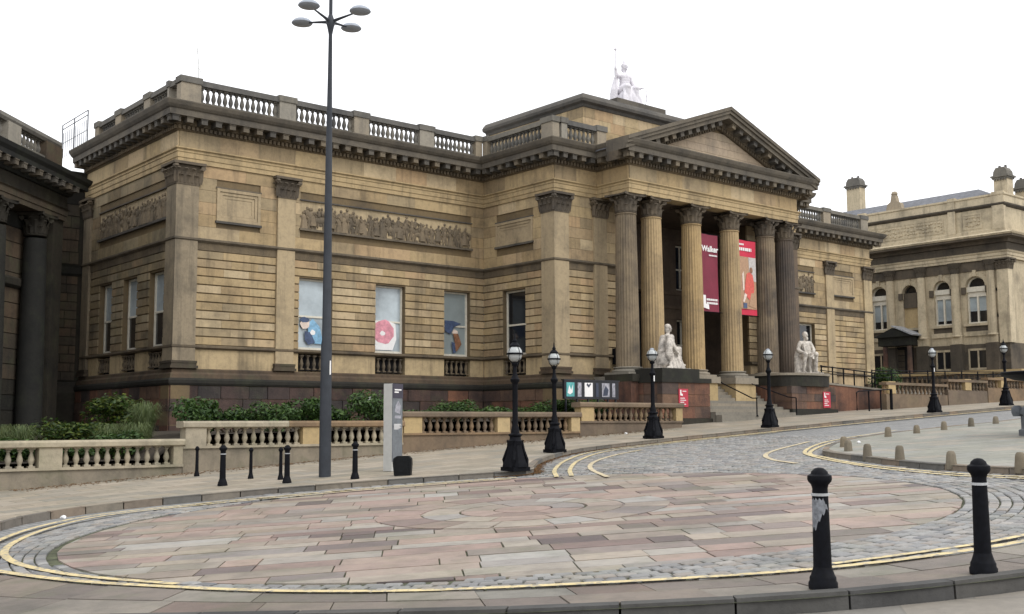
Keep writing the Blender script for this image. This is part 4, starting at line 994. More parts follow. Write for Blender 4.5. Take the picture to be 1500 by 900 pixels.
for r0, r1 in zip(radii[:-1], radii[1:]):
    if r0 == 0:
        slab([(CC[0]+(r1-j)*math.cos(2*PI*k/16), CC[1]+(r1-j)*math.sin(2*PI*k/16)) for k in range(16)], gz, 'flagstone', M['flag'], RP, up=.006); continue
    a = random.uniform(0, 6); end = a+2*PI
    while a < end-.001:
        L = random.uniform(.7, 1.6) if r0 > 2 else random.uniform(.6, 1.0)
        b = a+L/((r0+r1)/2)
        if end-b < .5/((r0+r1)/2): b = end
        ja = j/((r0+r1)/2); m_ = 4
        e0, e1 = random.uniform(0, .022), random.uniform(-.022, 0); sk = random.uniform(-.05, .05)/((r0+r1)/2)
        ts = [a+ja+(b-a-2*ja)*k/m_ for k in range(m_+1)]
        P = [(CC[0]+(r0+j+e0)*math.cos(t), CC[1]+(r0+j+e0)*math.sin(t)) for t in ts[::-1]]+[(CC[0]+(r1-j+e1)*math.cos(t), CC[1]+(r1-j+e1)*math.sin(t)) for t in [ts[0]+max(0, sk)]+ts[1:-1]+[ts[-1]+min(0, sk)]]
        slab(P[::-1] if False else P, gz, 'flagstone', M['flag'], RP, up=random.uniform(.003, .008)); a = b
# near pavement strip beyond the yellow line
YN = [(3.3, 19.0), (4.2, 17.6), (4.72, 15.6), (5.03, 14.0), (5.47, 12.62), (6.02, 11.19), (6.85, 9.8), (7.83, 8.72), (8.83, 7.78), (9.86, 7.0), (11.12, 6.42), (12.7, 6.0), (15, 5.7), (18, 5.7)]
YNs = catmull(YN, 6)
NK = catmull([(1.0, 18.0), (1.8, 15.5), (3.0, 13.2), (4.49, 11.1), (6.18, 8.84), (6.99, 7.86), (8.32, 6.55), (9.34, 5.79), (10.66, 5.13), (12.8, 4.4), (15, 4.1), (18, 4.0)], 6)
def even(P, n):
    P = [Vector((*p, 0)) for p in P]; L = [0]
    for a, b in zip(P[:-1], P[1:]): L.append(L[-1]+(b-a).length)
    o = []
    for k in range(n+1):
        s = L[-1]*k/n; i = min(max(0, int(np.searchsorted(L, s))-1), len(P)-2); t = (s-L[i])/(L[i+1]-L[i]); q = P[i]+(P[i+1]-P[i])*t; o.append((q.x, q.y))
    return o
NPo = sheet('near_pavement', even(NK, 40), even(YNs, 40), 3, 'mortar', lambda x, y: gz(x, y)-.02)
A_, B_ = even(NK, 120), even(YNs, 120)
def lp(a, b, t): return (a[0]+(b[0]-a[0])*t, a[1]+(b[1]-a[1])*t)
for row, (t0, t1) in enumerate(((.13, .56), (.56, .985))):
    i = 0
    while i < 118:
        k = min(118, i+random.choice((4, 5, 6, 7, 8)))
        seg = list(range(i, k+1)); sh_ = 0
        P = [lp(A_[q], B_[q], t0+.006) for q in seg]+[lp(A_[q], B_[q], t1-.006) for q in seg[::-1]]
        c = (sum(p[0] for p in P)/len(P), sum(p[1] for p in P)/len(P))
        P = [(p[0]+(c[0]-p[0])*.012, p[1]+(c[1]-p[1])*.012) for p in P]
        slab(P, gz, 'flagstone', M['flagd'], NPo, up=random.uniform(-.006, .006)); i = k
kerb([p for p in NK], NPo, gz, .20, .18, 1.05, 1, mat='kerbd')
sheet('lower_road', [(p[0]-9*.55 if p[0] < 10 else p[0]-4.95*(18-p[0])/8, p[1]-9) for p in even(NK, 40)], even(NK, 40), 6, 'lowroad', lambda x, y: gz(x, y)-.15)
ex = list(np.arange(18, 92, 2.))
sheet('pavement', [(float(x), 4.0) for x in ex], [(float(x), 5.72) for x in ex], 2, 'pavem', lambda x, y: gz(x, y)-.004)
sheet('lower_road', [(float(x), -40.0) for x in ex], [(float(x), 4.0) for x in ex], 14, 'lowroad', lambda x, y: gz(x, y)-.15)
kerb([(18.0, 4.0), (40.0, 4.0)], NPo, gz, .20, .18, 1.05, 1, mat='kerbd')
# island with its own kerb
IS = catmull([(60, 13.0), (46, 10.4), (30, 8.0), (24, 7.9), (20.9, 8.3), (20.42, 9.0), (20.46, 9.74), (20.68, 10.5), (20.98, 11.34), (21.45, 12.34), (22.22, 13.59), (23.27, 15.12), (24.38, 16.58), (25.6, 17.55), (28.58, 19.0), (31.92, 19.75), (35.85, 19.9), (39.51, 19.8), (44, 20.3), (60, 22.2)], 6)
ctr = (40, 14.5)
isl = MB(); nI = len(IS); vs = []
for p in IS:
    for k in range(9): q = lp(p, (ctr[0] if p[0] < 40 else p[0], 15.0 if p[0] > 24 else 13.0), k/8); vs.append((q[0], q[1], float(gz(*q))+.12))
isl.add(vs, [(i*9+k, (i+1)*9+k, (i+1)*9+k+1, i*9+k+1) for i in range(nI-1) for k in range(8)])
ISO = structure(isl.build('island', M['pavei']))
kerb([p for p in IS if p[0] < 45], ISO, lambda x, y: gz(x, y)+.12, .2, .17, .85, -1)
# granite setts: ring round the flags, and the roadway
KP = KERB+[(100, 60), (-10, 60)]; IP = IS+[(60, 13.6)]; NP_ = YNs+[(18, 0), (0, 0), (0, 19)]
def sett_pts(c, u, L, W, h):
    """centre, unit direction, length, width -> tapered block"""
    v = (-u[1], u[0]); o = []
    for zz, k in ((-.06, 1.0), (h-.012, 1.0), (h, .80)):
        for sx, sy in ((-1,-1),(1,-1),(1,1),(-1,1)):
            x = c[0]+u[0]*L*.5*sx*k+v[0]*W*.5*sy*k; y = c[1]+u[1]*L*.5*sx*k+v[1]*W*.5*sy*k; o.append((x, y, float(gz(x, y))+zz))
    return o
SF = [(4,5,1,0),(5,6,2,1),(6,7,3,2),(7,4,0,3)]; SF = [tuple(reversed(f)) for f in SF]+[(4,5,9,8),(5,6,10,9),(6,7,11,10),(7,4,8,11),(8,9,10,11)]
setts = []
for r in np.arange(7.2, 8.6, .165):
    k = int(2*PI*r/.245)
    for i in range(k):
        t = 2*PI*(i+.5*(int(r*100) % 2)+random.uniform(-.06,.06))/k; c = (CC[0]+r*math.cos(t), CC[1]+r*math.sin(t))
        if r < rout(t)+.09 or in_poly(*c, NP_) or in_poly(*c, KP): continue
        setts.append((c, (-math.sin(t), math.cos(t)), .225*random.uniform(.85, 1.04), .142, random.uniform(.0, .016)))
near = sorted(range(len(setts)), key=lambda i: setts[i][0][0]**2+setts[i][0][1]**2)
pick = set(near[:295]); sb = MB()
for i, s_ in enumerate(setts):
    if i in pick:
        q = MB(); q.add(sett_pts(*s_), SF); q.build('sett', M['sett'], RP)
    else: sb.add(sett_pts(*s_), SF, random.random())
for xi in np.arange(14.0, 33.0, .16):
    y0 = 4.0+random.uniform(0, .2)
    for yi in np.arange(y0, 27, .26):
        c = (xi+random.uniform(-.01,.01), yi)
        if math.hypot(c[0]-CC[0], c[1]-CC[1]) < 8.72: continue
        if c[1] < 5.75 or in_poly(*c, KP) or in_poly(*c, IP): continue
        sb.add(sett_pts(c, (0, 1), .238*random.uniform(.85, 1.03), .138, random.uniform(0, .014)), SF, random.random())
so = link('setts', sb.mesh('setts', M['sett'], fix=False), ro); stuff(so)
# painted lines
def pline(P, w, mat='yline', up=.021, name='yellow_line', n=6):
    Q = catmull(P, n); mb = MB(); vs = []
    for i, p in enumerate(Q):
        a = Vector(Q[max(0, i-1)]); b = Vector(Q[min(len(Q)-1, i+1)]); d = (b-a).normalized(); nn = Vector((-d.y, d.x))
        for s in (-w/2, w/2): x, y = p[0]+nn.x*s, p[1]+nn.y*s; vs.append((x, y, float(gz(x, y))+up))
    mb.add(vs, [(i*2, i*2+1, i*2+3, i*2+2) for i in range(len(Q)-1)]); return mb.build(name, M[mat], ro)
near_line = [(4.45, 17.9), (4.72, 15.6), (5.03, 14.0), (5.47, 12.62), (6.02, 11.19), (6.85, 9.8), (7.83, 8.72), (8.83, 7.78), (9.86, 7.0), (11.12, 6.42), (12.7, 6.02), (15.2, 5.8)]
pline(near_line, .13)
pline([(17.3, 20.35), (15.63, 21.3), (13.27, 22.25), (10.55, 22.95), (8.41, 23.1), (6.9, 22.05), (5.75, 20.4), (4.9, 18.6), (4.45, 17.9)], .13)
pline([(17.0, 20.2), (15.4, 21.05), (13.1, 21.95), (10.5, 22.62), (8.5, 22.76), (7.13, 21.75), (6.0, 20.1), (5.35, 18.6), (5.06, 17.1), (5.05, 15.7), (5.2, 14.4), (5.6, 12.75)], .12)
pline([(10.3, 6.98), (11.4, 6.6), (12.7, 6.28), (15.2, 6.08)], .10)
pline([(17.71, 19.4), (19.3, 21.2), (21.9, 23.55), (25.04, 25.55), (28.77, 26.1), (35.0, 26.35), (47.65, 26.8), (57.66, 27.2)], .11)
pline([(28.9, 26.15), (35.0, 26.42), (47.65, 26.87), (60, 27.4)], .24)
pline([(18.0, 19.2), (19.6, 20.95), (22.1, 23.2), (25.2, 25.15), (28.9, 25.75), (35.0, 26.0)], .11)
pline([(18.02, 18.04), (19.7, 20.31), (21.49, 22.02), (23.7, 23.43), (25.8, 24.3)], .12, 'yfaint')
pline([(36, 21.6), (32.51, 20.95), (29.15, 20.0), (25.64, 18.15), (23.73, 16.38), (22.1, 14.36), (21.1, 12.91), (20.5, 11.8), (20.02, 10.83), (19.83, 10.07), (19.7, 9.2), (20.0, 8.0)], .11)
pline([(31.6, 20.35), (28.58, 19.45), (25.3, 17.75), (23.95, 16.38), (22.53, 14.7), (21.56, 13.25), (20.93, 12.1), (20.4, 11.04), (20.15, 10.2), (20.05, 9.2), (20.3, 8.0)], .11)
pline([(29.76, 20.9), (26.3, 19.55), (24.39, 18.5), (22.99, 17.2), (22.13, 15.9)], .13, 'yfaint')

# ------------------------------------------------------------------ GARDEN WALL in front of the gallery
GB = {k: baluster_mesh(.56, .088, M[k], 10) for k in ('garden', 'gardend')}
def balustrade(x0, x1, ztop, label, mat, peds, cap2=None, y=31.2, pedmat='yellow', zb=None):
    zb = zb if zb is not None else ztop-.80
    b = float(pav((x0+x1)/2, y)); T = thing('garden_balustrade', label, 'balustrade', ((x0+x1)/2, y, b), 0, 'stone balustrade of the gallery garden')
    yb = y+.34
    m = MB(); m.box(x0, x1, y+.02, yb-.02, float(pav(x0, y))-.5, zb); m.build('plinth_wall', M['gardend'] if x0 > 20 else M['gardenm'], T)
    m = MB(); m.box(x0-.02, x1+.02, y-.04, yb+.04, zb, zb+.07); m.build('ledge', M[mat], T)
    c = cap2 or [(x0, x1, mat)]
    for a, d, mm in c:
        m = MB(); m.prism([(y-.09, ztop-.17), (y-.05, ztop-.2), (yb+.05, ztop-.2), (yb+.09, ztop-.17), (yb+.09, ztop-.06), (yb+.05, ztop), (y-.05, ztop), (y-.09, ztop-.06)], 'x', a-.05 if a == x0 else a, d+.05 if d == x1 else d-.006); m.build('coping', M[mm], T)
    last = None
    for k, (a, d) in enumerate(peds):
        m = MB(); m.box(a, d, y-.025, yb+.01, zb+.07, ztop-.2); m.build('pedestal', M[pedmat if not (k == 0 and mat == 'garden') else 'garden'], T)
        if last is not None:
            w = a-last; n = max(1, round(w/.292))
            for i in range(n): link('baluster', GB[mat], T, (last+w*(i+.5)/n, y+.16, zb+.07), 0, (1, 1, (ztop-.27-zb)/.56))
        last = d
    return T
balustrade(5.2, 13.78, -.385, 'lowest left length of pale garden balustrade, running off the left edge', 'garden', [(5.2, 5.9), (9.75, 10.36), (13.5, 13.78)], pedmat='garden')
balustrade(13.80, 21.50, .13, 'garden balustrade length behind the tall lamp post, half pale, half stained', 'garden', [(13.85, 14.5), (17.72, 18.3), (21.2, 21.5)], [(13.80, 17.2, 'garden'), (17.2, 21.5, 'gardend')])
balustrade(21.52, 29.7, .44, 'dark garden balustrade length right of the grey sign pillar', 'gardend', [(21.55, 22.3), (25.62, 26.2), (29.25, 29.7)])
balustrade(29.72, 35.6, .83, 'highest garden balustrade length, under the black poster board', 'gardend', [(29.78, 30.45), (35.2, 35.6)])
def soil(x): return float(np.interp(x, (5, 13.3, 14.2, 21, 22, 29.5, 30.2, 36), (-1.05, -1.0, -.28, -.2, .05, .12, .3, .4)))
gs = MB(); gx = np.arange(4, 37, 1.); gy = np.arange(31.5, 56, 1.5)
gs.add([(float(x), float(y), soil(x)+.04*random.random()) for x in gx for y in gy], [(i*len(gy)+k, (i+1)*len(gy)+k, (i+1)*len(gy)+k+1, i*len(gy)+k+1) for i in range(len(gx)-1) for k in range(len(gy)-1)])
structure(gs.build('garden_soil', M['soil']))
def shrub_meshes(seed, n, rx, ry, rz, lw, mat, up=.3):
    rg = random.Random(seed); mb = MB(); clumps = [(rg.uniform(-rx, rx)*.75, rg.uniform(-ry, ry)*.7, rz*rg.uniform(.35, .95), rg.uniform(.35, .6)) for _ in range(9)]
    for _ in range(n):
        c = rg.choice(clumps); r = c[3]*min(rx, rz)*1.1
        d = Vector((rg.gauss(0, 1), rg.gauss(0, 1), rg.gauss(0, 1))).normalized()*r*rg.uniform(.55, 1.05)
        p = Vector((c[0]+d.x, c[1]+d.y, max(.03, c[2]+d.z*.8)))
        nrm = (d+Vector((rg.uniform(-.5,.5), rg.uniform(-.5,.5), up+rg.uniform(-.3,.6)))).normalized()
        u = nrm.orthogonal().normalized(); q = nrm.cross(u); a = rg.uniform(0, 6.3); u, q = u*math.cos(a)+q*math.sin(a), q*math.cos(a)-u*math.sin(a)
        l = lw*rg.uniform(.7, 1.3); tn = rg.random()
        mb.add([tuple(p-u*l), tuple(p+q*l*.42-u*l*.1), tuple(p+u*l), tuple(p-q*l*.42-u*l*.1)], [(0, 1, 2), (0, 2, 3)], tn)
    fol = mb.mesh('foliage', M[mat], fix=False)
    sb_ = MB()
    for c in clumps: sb_.tube([(c[0]*.2, c[1]*.2, -.15), (c[0]*.6, c[1]*.6, c[2]*.5), (c[0], c[1], c[2])], .022, 5, .008)
    return fol, sb_.mesh('stems', M['bark'])
SHR = [shrub_meshes(1, 1500, .95, .6, .75, .085, 'leaf'), shrub_meshes(2, 1500, 1.05, .6, .6, .085, 'leaf'), shrub_meshes(3, 1400, .85, .6, .9, .08, 'leaf')]
SHY = [shrub_meshes(5, 1700, 1.1, .8, 1.0, .095, 'leafy'), shrub_meshes(6, 1700, 1.0, .8, .8, .09, 'leafy')]
def shrub(ms, x, y, z, s, rz, label, group, name='shrub'):
    t = thing(name, label, 'shrub', (x, y, z), rz, group); t.scale = s
    link('foliage', ms[0], t, local=True); link('stems', ms[1], t, local=True)
ORD = ('first', 'second', 'third', 'fourth', 'fifth', 'sixth', 'seventh', 'eighth', 'ninth', 'tenth', 'eleventh', 'twelfth', 'thirteenth', 'fourteenth', 'fifteenth', 'sixteenth')
x = 15.2; k = 0
while x < 33.5:
    z = soil(x)+.04; h = 1.05+.22*math.sin(x*1.7) if x < 22 else .62+.14*math.sin(x*2.1)
    h += .25 if 20.8 < x < 22.6 else 0
    shrub(SHR[k % 3], x+random.uniform(-.2,.2), 33.0+random.uniform(-.2, .9), z, (1.05, 1, h), random.uniform(0, 6), ORD[k]+' low green shrub from the left in the row along the gallery wall', 'green shrubs along the gallery wall')
    x += 1.25; k += 1
k = 0
for x, y, s, zz in ((12.1, 36.6, 1.0, 0), (13.2, 37.3, 1.25, 0), (14.3, 37.8, 1.15, 0)):
    shrub(SHY[k % 2], x, y, soil(x)+.3, (s*.95, s*.95, s*.68), k*2., ('yellow-green bush under the dark gallery corner, '+('leftmost', 'middle', 'rightmost')[k]+' of three'), 'yellow-green bushes at the dark corner'); k += 1
for k, (x, y, w) in enumerate(((10.0, 33.2, 'at the far left by the low balustrade'), (11.3, 33.0, 'left of the yellow-green bushes'), (12.6, 33.2, 'below the yellow-green bushes'))):
    shrub(SHR[k], x, y, soil(x), (1.0, 1, .75), k, 'dark low shrub behind the lowest balustrade, '+w, 'dark shrubs behind the lowest balustrade')
def tuft_mesh(seed, n, h, sp):
    rg = random.Random(seed); mb = MB()
    for _ in range(n):
        a = rg.uniform(0, 6.28); r = rg.uniform(0, .25); b = Vector((r*math.cos(a), r*math.sin(a), 0)); l = h*rg.uniform(.6, 1.1); o = Vector((math.cos(a), math.sin(a), 0))*sp*rg.uniform(.2, 1.1)
        w = Vector((-math.sin(a), math.cos(a), 0))*.012; P = [b, b+o*.25+Vector((0,0,l*.6)), b+o*.7+Vector((0,0,l)), b+o*1.1+Vector((0,0,l*.85))]; tn = rg.random()
        vs = []
        for i, p in enumerate(P): vs += [tuple(p-w*(1-i*.3)), tuple(p+w*(1-i*.3))]
        mb.add(vs, [(0,1,3,2),(2,3,5,4),(4,5,7,6)], tn)
    return mb.mesh('grass_tuft', M['grassm'], fix=False)
TF = [tuft_mesh(i, 420, 1.05, .55) for i in range(3)]
for k, (x, y, w) in enumerate(((12.75, 34.2, 'left of the step in the balustrade'), (13.35, 33.6, 'right at the step in the balustrade'), (14.0, 34.6, 'against the red plinth'), (9.6, 34.6, 'at the far left edge'), (10.35, 34.9, 'near the left edge'))):
    o = link('grass_tuft', TF[k % 3], None, (x, y, soil(x)), k*1.3, (1.0, 1.0, .95+.12*(k == 2))); tag(o, 'pale feathery grass clump behind the balustrade, '+w, 'grass', 'ornamental grass clumps')
# fallen leaves along the wall foot
lf = MB(); rg = random.Random(4)
for _ in range(2600):
    x = rg.uniform(9, 34); y = 31.15-abs(rg.gauss(0, .45)); z = float(pav(x, y))+.006; a = rg.uniform(0, 6.3); l = rg.uniform(.02, .05)
    u = (math.cos(a)*l, math.sin(a)*l); lf.add([(x-u[0], y-u[1], z), (x+u[1]*.6, y-u[0]*.6, z+.012), (x+u[0], y+u[1], z+.004), (x-u[1]*.6, y+u[0]*.6, z+.01)], [(0, 1, 2, 3)])
kk = [p for p in KERB if 17 < p[0] < 60]
for _ in range(2600):
    i = rg.randrange(len(kk)-1); t = rg.random(); ax, ay = lp(kk[i], kk[i+1], t); ddx, ddy = kk[i+1][0]-kk[i][0], kk[i+1][1]-kk[i][1]; LL = math.hypot(ddx, ddy)
    o_ = .02+abs(rg.gauss(0, .10)); x, y = ax+ddy/LL*o_, ay-ddx/LL*o_; z = float(gz(x, y))+.022; a = rg.uniform(0, 6.3); l = rg.uniform(.02, .045); u = (math.cos(a)*l, math.sin(a)*l)
    lf.add([(x-u[0], y-u[1], z), (x+u[1]*.6, y-u[0]*.6, z+.012), (x+u[0], y+u[1], z+.004), (x-u[1]*.6, y+u[0]*.6, z+.01)], [(0, 1, 2, 3)])
stuff(lf.build('fallen_leaves', M['leaf_litter']))

# ------------------------------------------------------------------ STEPS, PEDESTALS, STATUES
ES = thing('entrance_steps', 'worn grey stone steps between the two statue pedestals', 'steps', (42.78, 33.6, .2))
for i in range(6):
    y = 32.5+i*.36; z1 = .22+(i+1)*.14; m = MB(); m.box(39.78, 45.8, y, y+.39 if i < 5 else 36.14, -.6, z1); m.build('step', M['step'], ES)
for i in range(7):
    y = 34.66+i*.21; z1 = 1.06+(i+1)*.148
    for a, b in ((39.86, 40.54), (42.12, 43.44), (45.02, 45.70)):
        m = MB(); m.box(a, b, y, y+.24, .9, z1); m.build('step', M['step'], ES)
def pedestal(x0, x1, y0, y1, zt, label, rounded):
    b = float(pav(x0, y0)); P = thing('statue_pedestal', label, 'pedestal', ((x0+x1)/2, (y0+y1)/2, b), 0, 'pedestals of the two seated statues')
    m = MB(); m.box(x0+.05, x1-.05, y0+.05, y1, b-.6, 1.8); m.build('core', M['groove'], P)
    m = MB(); m.box(x0-.06, x1+.06, y0-.06, y1, b-.6, b+.34); m.build('base_course', M['black'], P)
    nrow = 3; h = (1.80-b-.34)/nrow
    for r in range(nrow):
        za, zb = b+.34+r*h+.008, b+.34+(r+1)*h-.008; n = 3-(r % 2)
        for i in range(n):
            a, d = x0+(x1-x0)*i/n, x0+(x1-x0)*(i+1)/n; stone_obj('stone', M['red'], a+.006, d-.006, y0+random.uniform(0,.02), y0+.3, za, zb, P)
        n = 3
        for i in range(n):
            a, d = y0+.3+(y1-y0-.3)*i/n, y0+.3+(y1-y0-.3)*(i+1)/n
            stone_obj('stone', M['red'], x0+random.uniform(0,.02), x0+.3, a+.006, d-.006, za, zb, P); stone_obj('stone', M['red'], x1-.3, x1-random.uniform(0,.02), a+.006, d-.006, za, zb, P)
    if rounded:
        n = 16; cx = (x0+x1)/2; w = (x1-x0)/2+.08
        pts = [(cx-w, y1)]+[(cx-w*math.cos(PI*k/n), y0+.75-.95*math.sin(PI*k/n)) for k in range(n+1)]+[(cx+w, y1)]
        m = MB(); m.prism(pts, 'z', 1.8, 2.34); m.build('cap_block', M['black'], P)
        q = [(cx+(p[0]-cx)*1.05, y1 if p[1] == y1 else y0+.75+(p[1]-y0-.75)*1.06) for p in pts]; m = MB(); m.prism(q, 'z', 2.34, 2.46); m.build('cap_slab', M['step'], P)
    else:
        m = MB(); m.box(x0-.05, x1+.04, y0-.05, y1, 1.8, 2.0); m.build('cap_slab', M['black'], P)
        m = MB(); m.box(x0+.0, x1-.75, y0-.02, y1, 2.0, 2.42); m.build('cap_block', M['black'], P)
    return P
pedestal(36.5, 39.72, 33.1, 35.9, 2.42, 'red sandstone pedestal with a square black cap left of the steps', False)
pedestal(45.86, 49.6, 33.1, 35.9, 2.46, 'red sandstone pedestal with a rounded black cap right of the steps', True)
def sculpt(parts, vox, mat, name):
    """union of tapered limbs and masses fused into one carved surface"""
    bm = bmesh.new()
    def ball(c, r, k=None):
        q = bmesh.ops.create_icosphere(bm, subdivisions=2, radius=1.0)['verts']; rr = r if isinstance(r, tuple) else (r, r, r)
        for v in q: v.co = Vector((v.co.x*rr[0]+c[0], v.co.y*rr[1]+c[1], v.co.z*rr[2]+c[2]))
    for p in parts:
        if p[0] == 'b': ball(p[1], p[2])
        else:
            pts, rs = p[1], p[2]
            for i in range(len(pts)-1):
                A, B = Vector(pts[i]), Vector(pts[i+1]); r0, r1 = rs[i], rs[i+1]; n = max(2, int((B-A).length/(min(r0, r1)*.45)))
                for k in range(n+1): t = k/n; ball(A.lerp(B, t), r0+(r1-r0)*t)
    me = bpy.data.meshes.new(name); bm.to_mesh(me); bm.free()
    o = bpy.data.objects.new(name, me); COL.objects.link(o)
    md = o.modifiers.new('r', 'REMESH'); md.mode = 'VOXEL'; md.voxel_size = vox*.62; sm = o.modifiers.new('s', 'SMOOTH'); sm.iterations = 1; sm.factor = .5
    dg = bpy.context.evaluated_depsgraph_get(); dg.update(); ev = o.evaluated_get(dg); new = bpy.data.meshes.new_from_object(ev)
    bpy.data.objects.remove(o); new.name = name; new.materials.clear(); new.materials.append(mat); new.polygons.foreach_set('use_smooth', [True]*len(new.polygons)); return new
def hand(c, d, r=.035):
    """palm and five bent fingers reaching along d"""
    c = Vector(c); d = Vector(d).normalized(); s = d.cross(Vector((0,0,1))).normalized(); o = [('l', [tuple(c), tuple(c+d*.10)], [r*1.3, r*1.2])]
    for k, l in enumerate((.10, .13, .14, .115)):
        a = c+d*.10+s*((k-1.5)*.032); o.append(('l', [tuple(a), tuple(a+d*l*.6), tuple(a+d*l+Vector((0,0,-.05)))], [.019, .017, .014]))
    a = c+d*.03+s*.055; o.append(('l', [tuple(a), tuple(a+d*.06+s*.05), tuple(a+d*.11+s*.05+Vector((0,0,-.03)))], [.02, .018, .015])); return o
def head(c, f, s=1.0, beard=0., hair=0.):
    """skull, brow, nose, chin, ears; f = facing direction"""
    c = Vector(c); f = Vector(f).normalized(); l = f.cross(Vector((0,0,1))).normalized(); u = Vector((0,0,1))
    o = [('b', tuple(c), (.125*s, .125*s, .155*s)), ('b', tuple(c+f*.05*s-u*.06*s), (.085*s, .085*s, .10*s)), ('l', [tuple(c+f*.125*s+u*.02*s), tuple(c+f*.155*s-u*.03*s)], [.018*s, .028*s]), ('b', tuple(c+f*.10*s-u*.115*s), .045*s)]
    for q in (-1, 1):
        o += [('b', tuple(c+f*.11*s+l*.05*q*s+u*.04*s), (.03*s, .03*s, .018*s)), ('b', tuple(c+l*.125*q*s-u*.01*s), (.025*s, .025*s, .04*s))]
    o.append(('l', [tuple(c+f*.118*s-l*.03*s-u*.075*s), tuple(c+f*.118*s+l*.03*s-u*.075*s)], [.014*s, .014*s]))
    if beard: o += [('b', tuple(c+f*.09*s-u*.16*s), (.075*s, .075*s, .10*s*beard))]
    if hair: o += [('b', tuple(c-f*.04*s+u*.05*s), (.145*s, .145*s, .13*s)), ('b', tuple(c-f*.07*s-u*.1*s), (.12*s, .12*s, .14*s*hair))]
    return o
# left statue: a draped figure turned to the right
fx_ = (1, -.15, 0)
L = [('b', (0, 0, .82), (.27, .30, .24)), ('l', [(0, 0, .85), (-.03, 0, 1.12), (0, 0, 1.36)], [.24, .22, .24]), ('l', [(0, -.23, 1.42), (0, .23, 1.42)], [.14, .14]), ('l', [(.01, 0, 1.5), (.05, 0, 1.66)], [.09, .085])]
L += head((.08, 0, 1.85), (1, -.25, -.05), 1.05, .0, 1.0)
L += [('l', [(0, -.17, .82), (.52, -.20, .90)], [.19, .145]), ('l', [(.52, -.2, .88), (.50, -.22, .48), (.52, -.22, .10)], [.13, .105, .07]), ('b', (.62, -.24, .06), (.16, .07, .06))]
L += [('l', [(0, .15, .84), (.55, .10, 1.0)], [.19, .14]), ('l', [(.55, .1, .98), (.76, .06, .62), (.95, .02, .30)], [.125, .10, .065]), ('b', (1.05, .0, .22), (.15, .065, .055))]
L += [('l', [(-.02, -.28, 1.40), (-.10, -.40, 1.08), (.05, -.42, .82)], [.115, .095, .075])]+hand((.05, -.42, .80), (.5, 0, -.8))
L += [('l', [(.02, .28, 1.42), (.22, .36, 1.16), (.48, .18, 1.14)], [.11, .09, .07])]+hand((.48, .18, 1.14), (1, -.4, -.1))
L += [('l', [(-.16, -.25, 1.40), (-.28, -.34, 1.0), (-.32, -.36, .6), (-.30, -.38, .42)], [.13, .17, .18, .10]), ('l', [(-.2, .1, 1.4), (-.3, .1, .7), (-.32, .1, .05)], [.14, .2, .22])]
for k in range(7):
    x = -.25+k*.115; L.append(('l', [(x*.7+.12, -.26, .82-.02*k), (x+.02, -.34-.04*math.sin(k*2.), .45), (x*1.25, -.42-.05*math.cos(k*2.3), .04)], [.07, .08, .095]))
L += [('b', (.05, -.15, .35), (.42, .28, .36)), ('l', [(-.45, -.42, .05), (.55, -.42, .05)], [.08, .08]), ('l', [(.2, -.2, 1.0), (.35, -.28, .72), (.55, -.3, .5)], [.07, .08, .05]), ('b', (-.30, 0, .40), (.3, .38, .4))]
for k in range(4): L.append(('l', [(-.2+.1*k, -.2, 1.35), (-.1+.1*k, -.26, 1.1), (.08*k, -.25, .9)], [.03, .035, .03]))
ST1 = thing('seated_statue', 'weathered white marble statue of a draped seated person, left of the steps', 'statue', (37.95, 34.05, 2.42), 0, 'seated marble statues beside the entrance')
link('person', sculpt(L, .028, M['marble'], 'person'), ST1, local=True, scale=(1.02, 1.02, 1.02))
m = MB(); m.box(-.62, 1.0, -.5, .5, 0, .05); q = m.build('base_slab', M['marble']); q.parent = ST1
m = MB(); m.box(-.5, .1, -.1, .45, .05, .8); q = m.build('seat', M['marble']); q.parent = ST1
# right statue: frontal, knees apart, arm on the knee
Rr = [('b', (0, 0, .86), (.30, .24, .22)), ('l', [(0, 0, .88), (0, -.03, 1.14), (0, -.02, 1.38)], [.25, .23, .25]), ('l', [(-.27, -.01, 1.46), (.27, -.01, 1.46)], [.145, .145]), ('l', [(0, -.03, 1.5), (0, -.06, 1.68)], [.095, .085])]
Rr += head((0.01, -.09, 1.87), (.25, -1, -.08), 1.05, 1.0, .2)
for s_, kx, ax in ((-1, -.30, -.42), (1, .36, .46)):
    Rr += [('l', [(.15*s_, -.02, .86), (kx, -.52, .92)], [.185, .14]), ('l', [(kx, -.5, .9), (kx+.02*s_, -.46, .5), (kx+.05*s_, -.42, .10)], [.125, .105, .065]), ('b', (kx+.06*s_, -.52, .06), (.07, .16, .06))]
Rr += [('l', [(-.33, -.02, 1.44), (-.46, -.04, 1.14), (-.28, -.34, 1.0)], [.125, .10, .075])]+hand((-.28, -.36, 1.0), (.3, -.8, -.1))
Rr += [('l', [(.33, -.02, 1.44), (.50, -.08, 1.16), (.22, -.42, .92)], [.125, .10, .075])]+hand((.2, -.45, .9), (-.2, -.7, -.7))
for k in range(5): Rr.append(('l', [(-.2+.1*k, -.2, 1.42), (-.18+.09*k, -.26, 1.15), (-.15+.08*k, -.25, .95)], [.035, .04, .035]))
Rr += [('l', [(.40, -.3, .86), (.48, -.25, .5), (.46, -.2, .05)], [.10, .13, .12]), ('l', [(.1, -.35, .8), (.05, -.3, .45), (.12, -.28, .06)], [.07, .09, .09]), ('l', [(-.35, 0, 1.4), (-.45, .1, .8), (-.42, .12, .1)], [.1, .16, .18])]
ST2 = thing('seated_statue', 'weathered white marble statue of a bearded seated person, right of the steps', 'statue', (48.25, 33.95, 2.47), -.45, 'seated marble statues beside the entrance')
link('person', sculpt(Rr, .028, M['marble'], 'person'), ST2, local=True, scale=(.92, 1.0, 1.06))
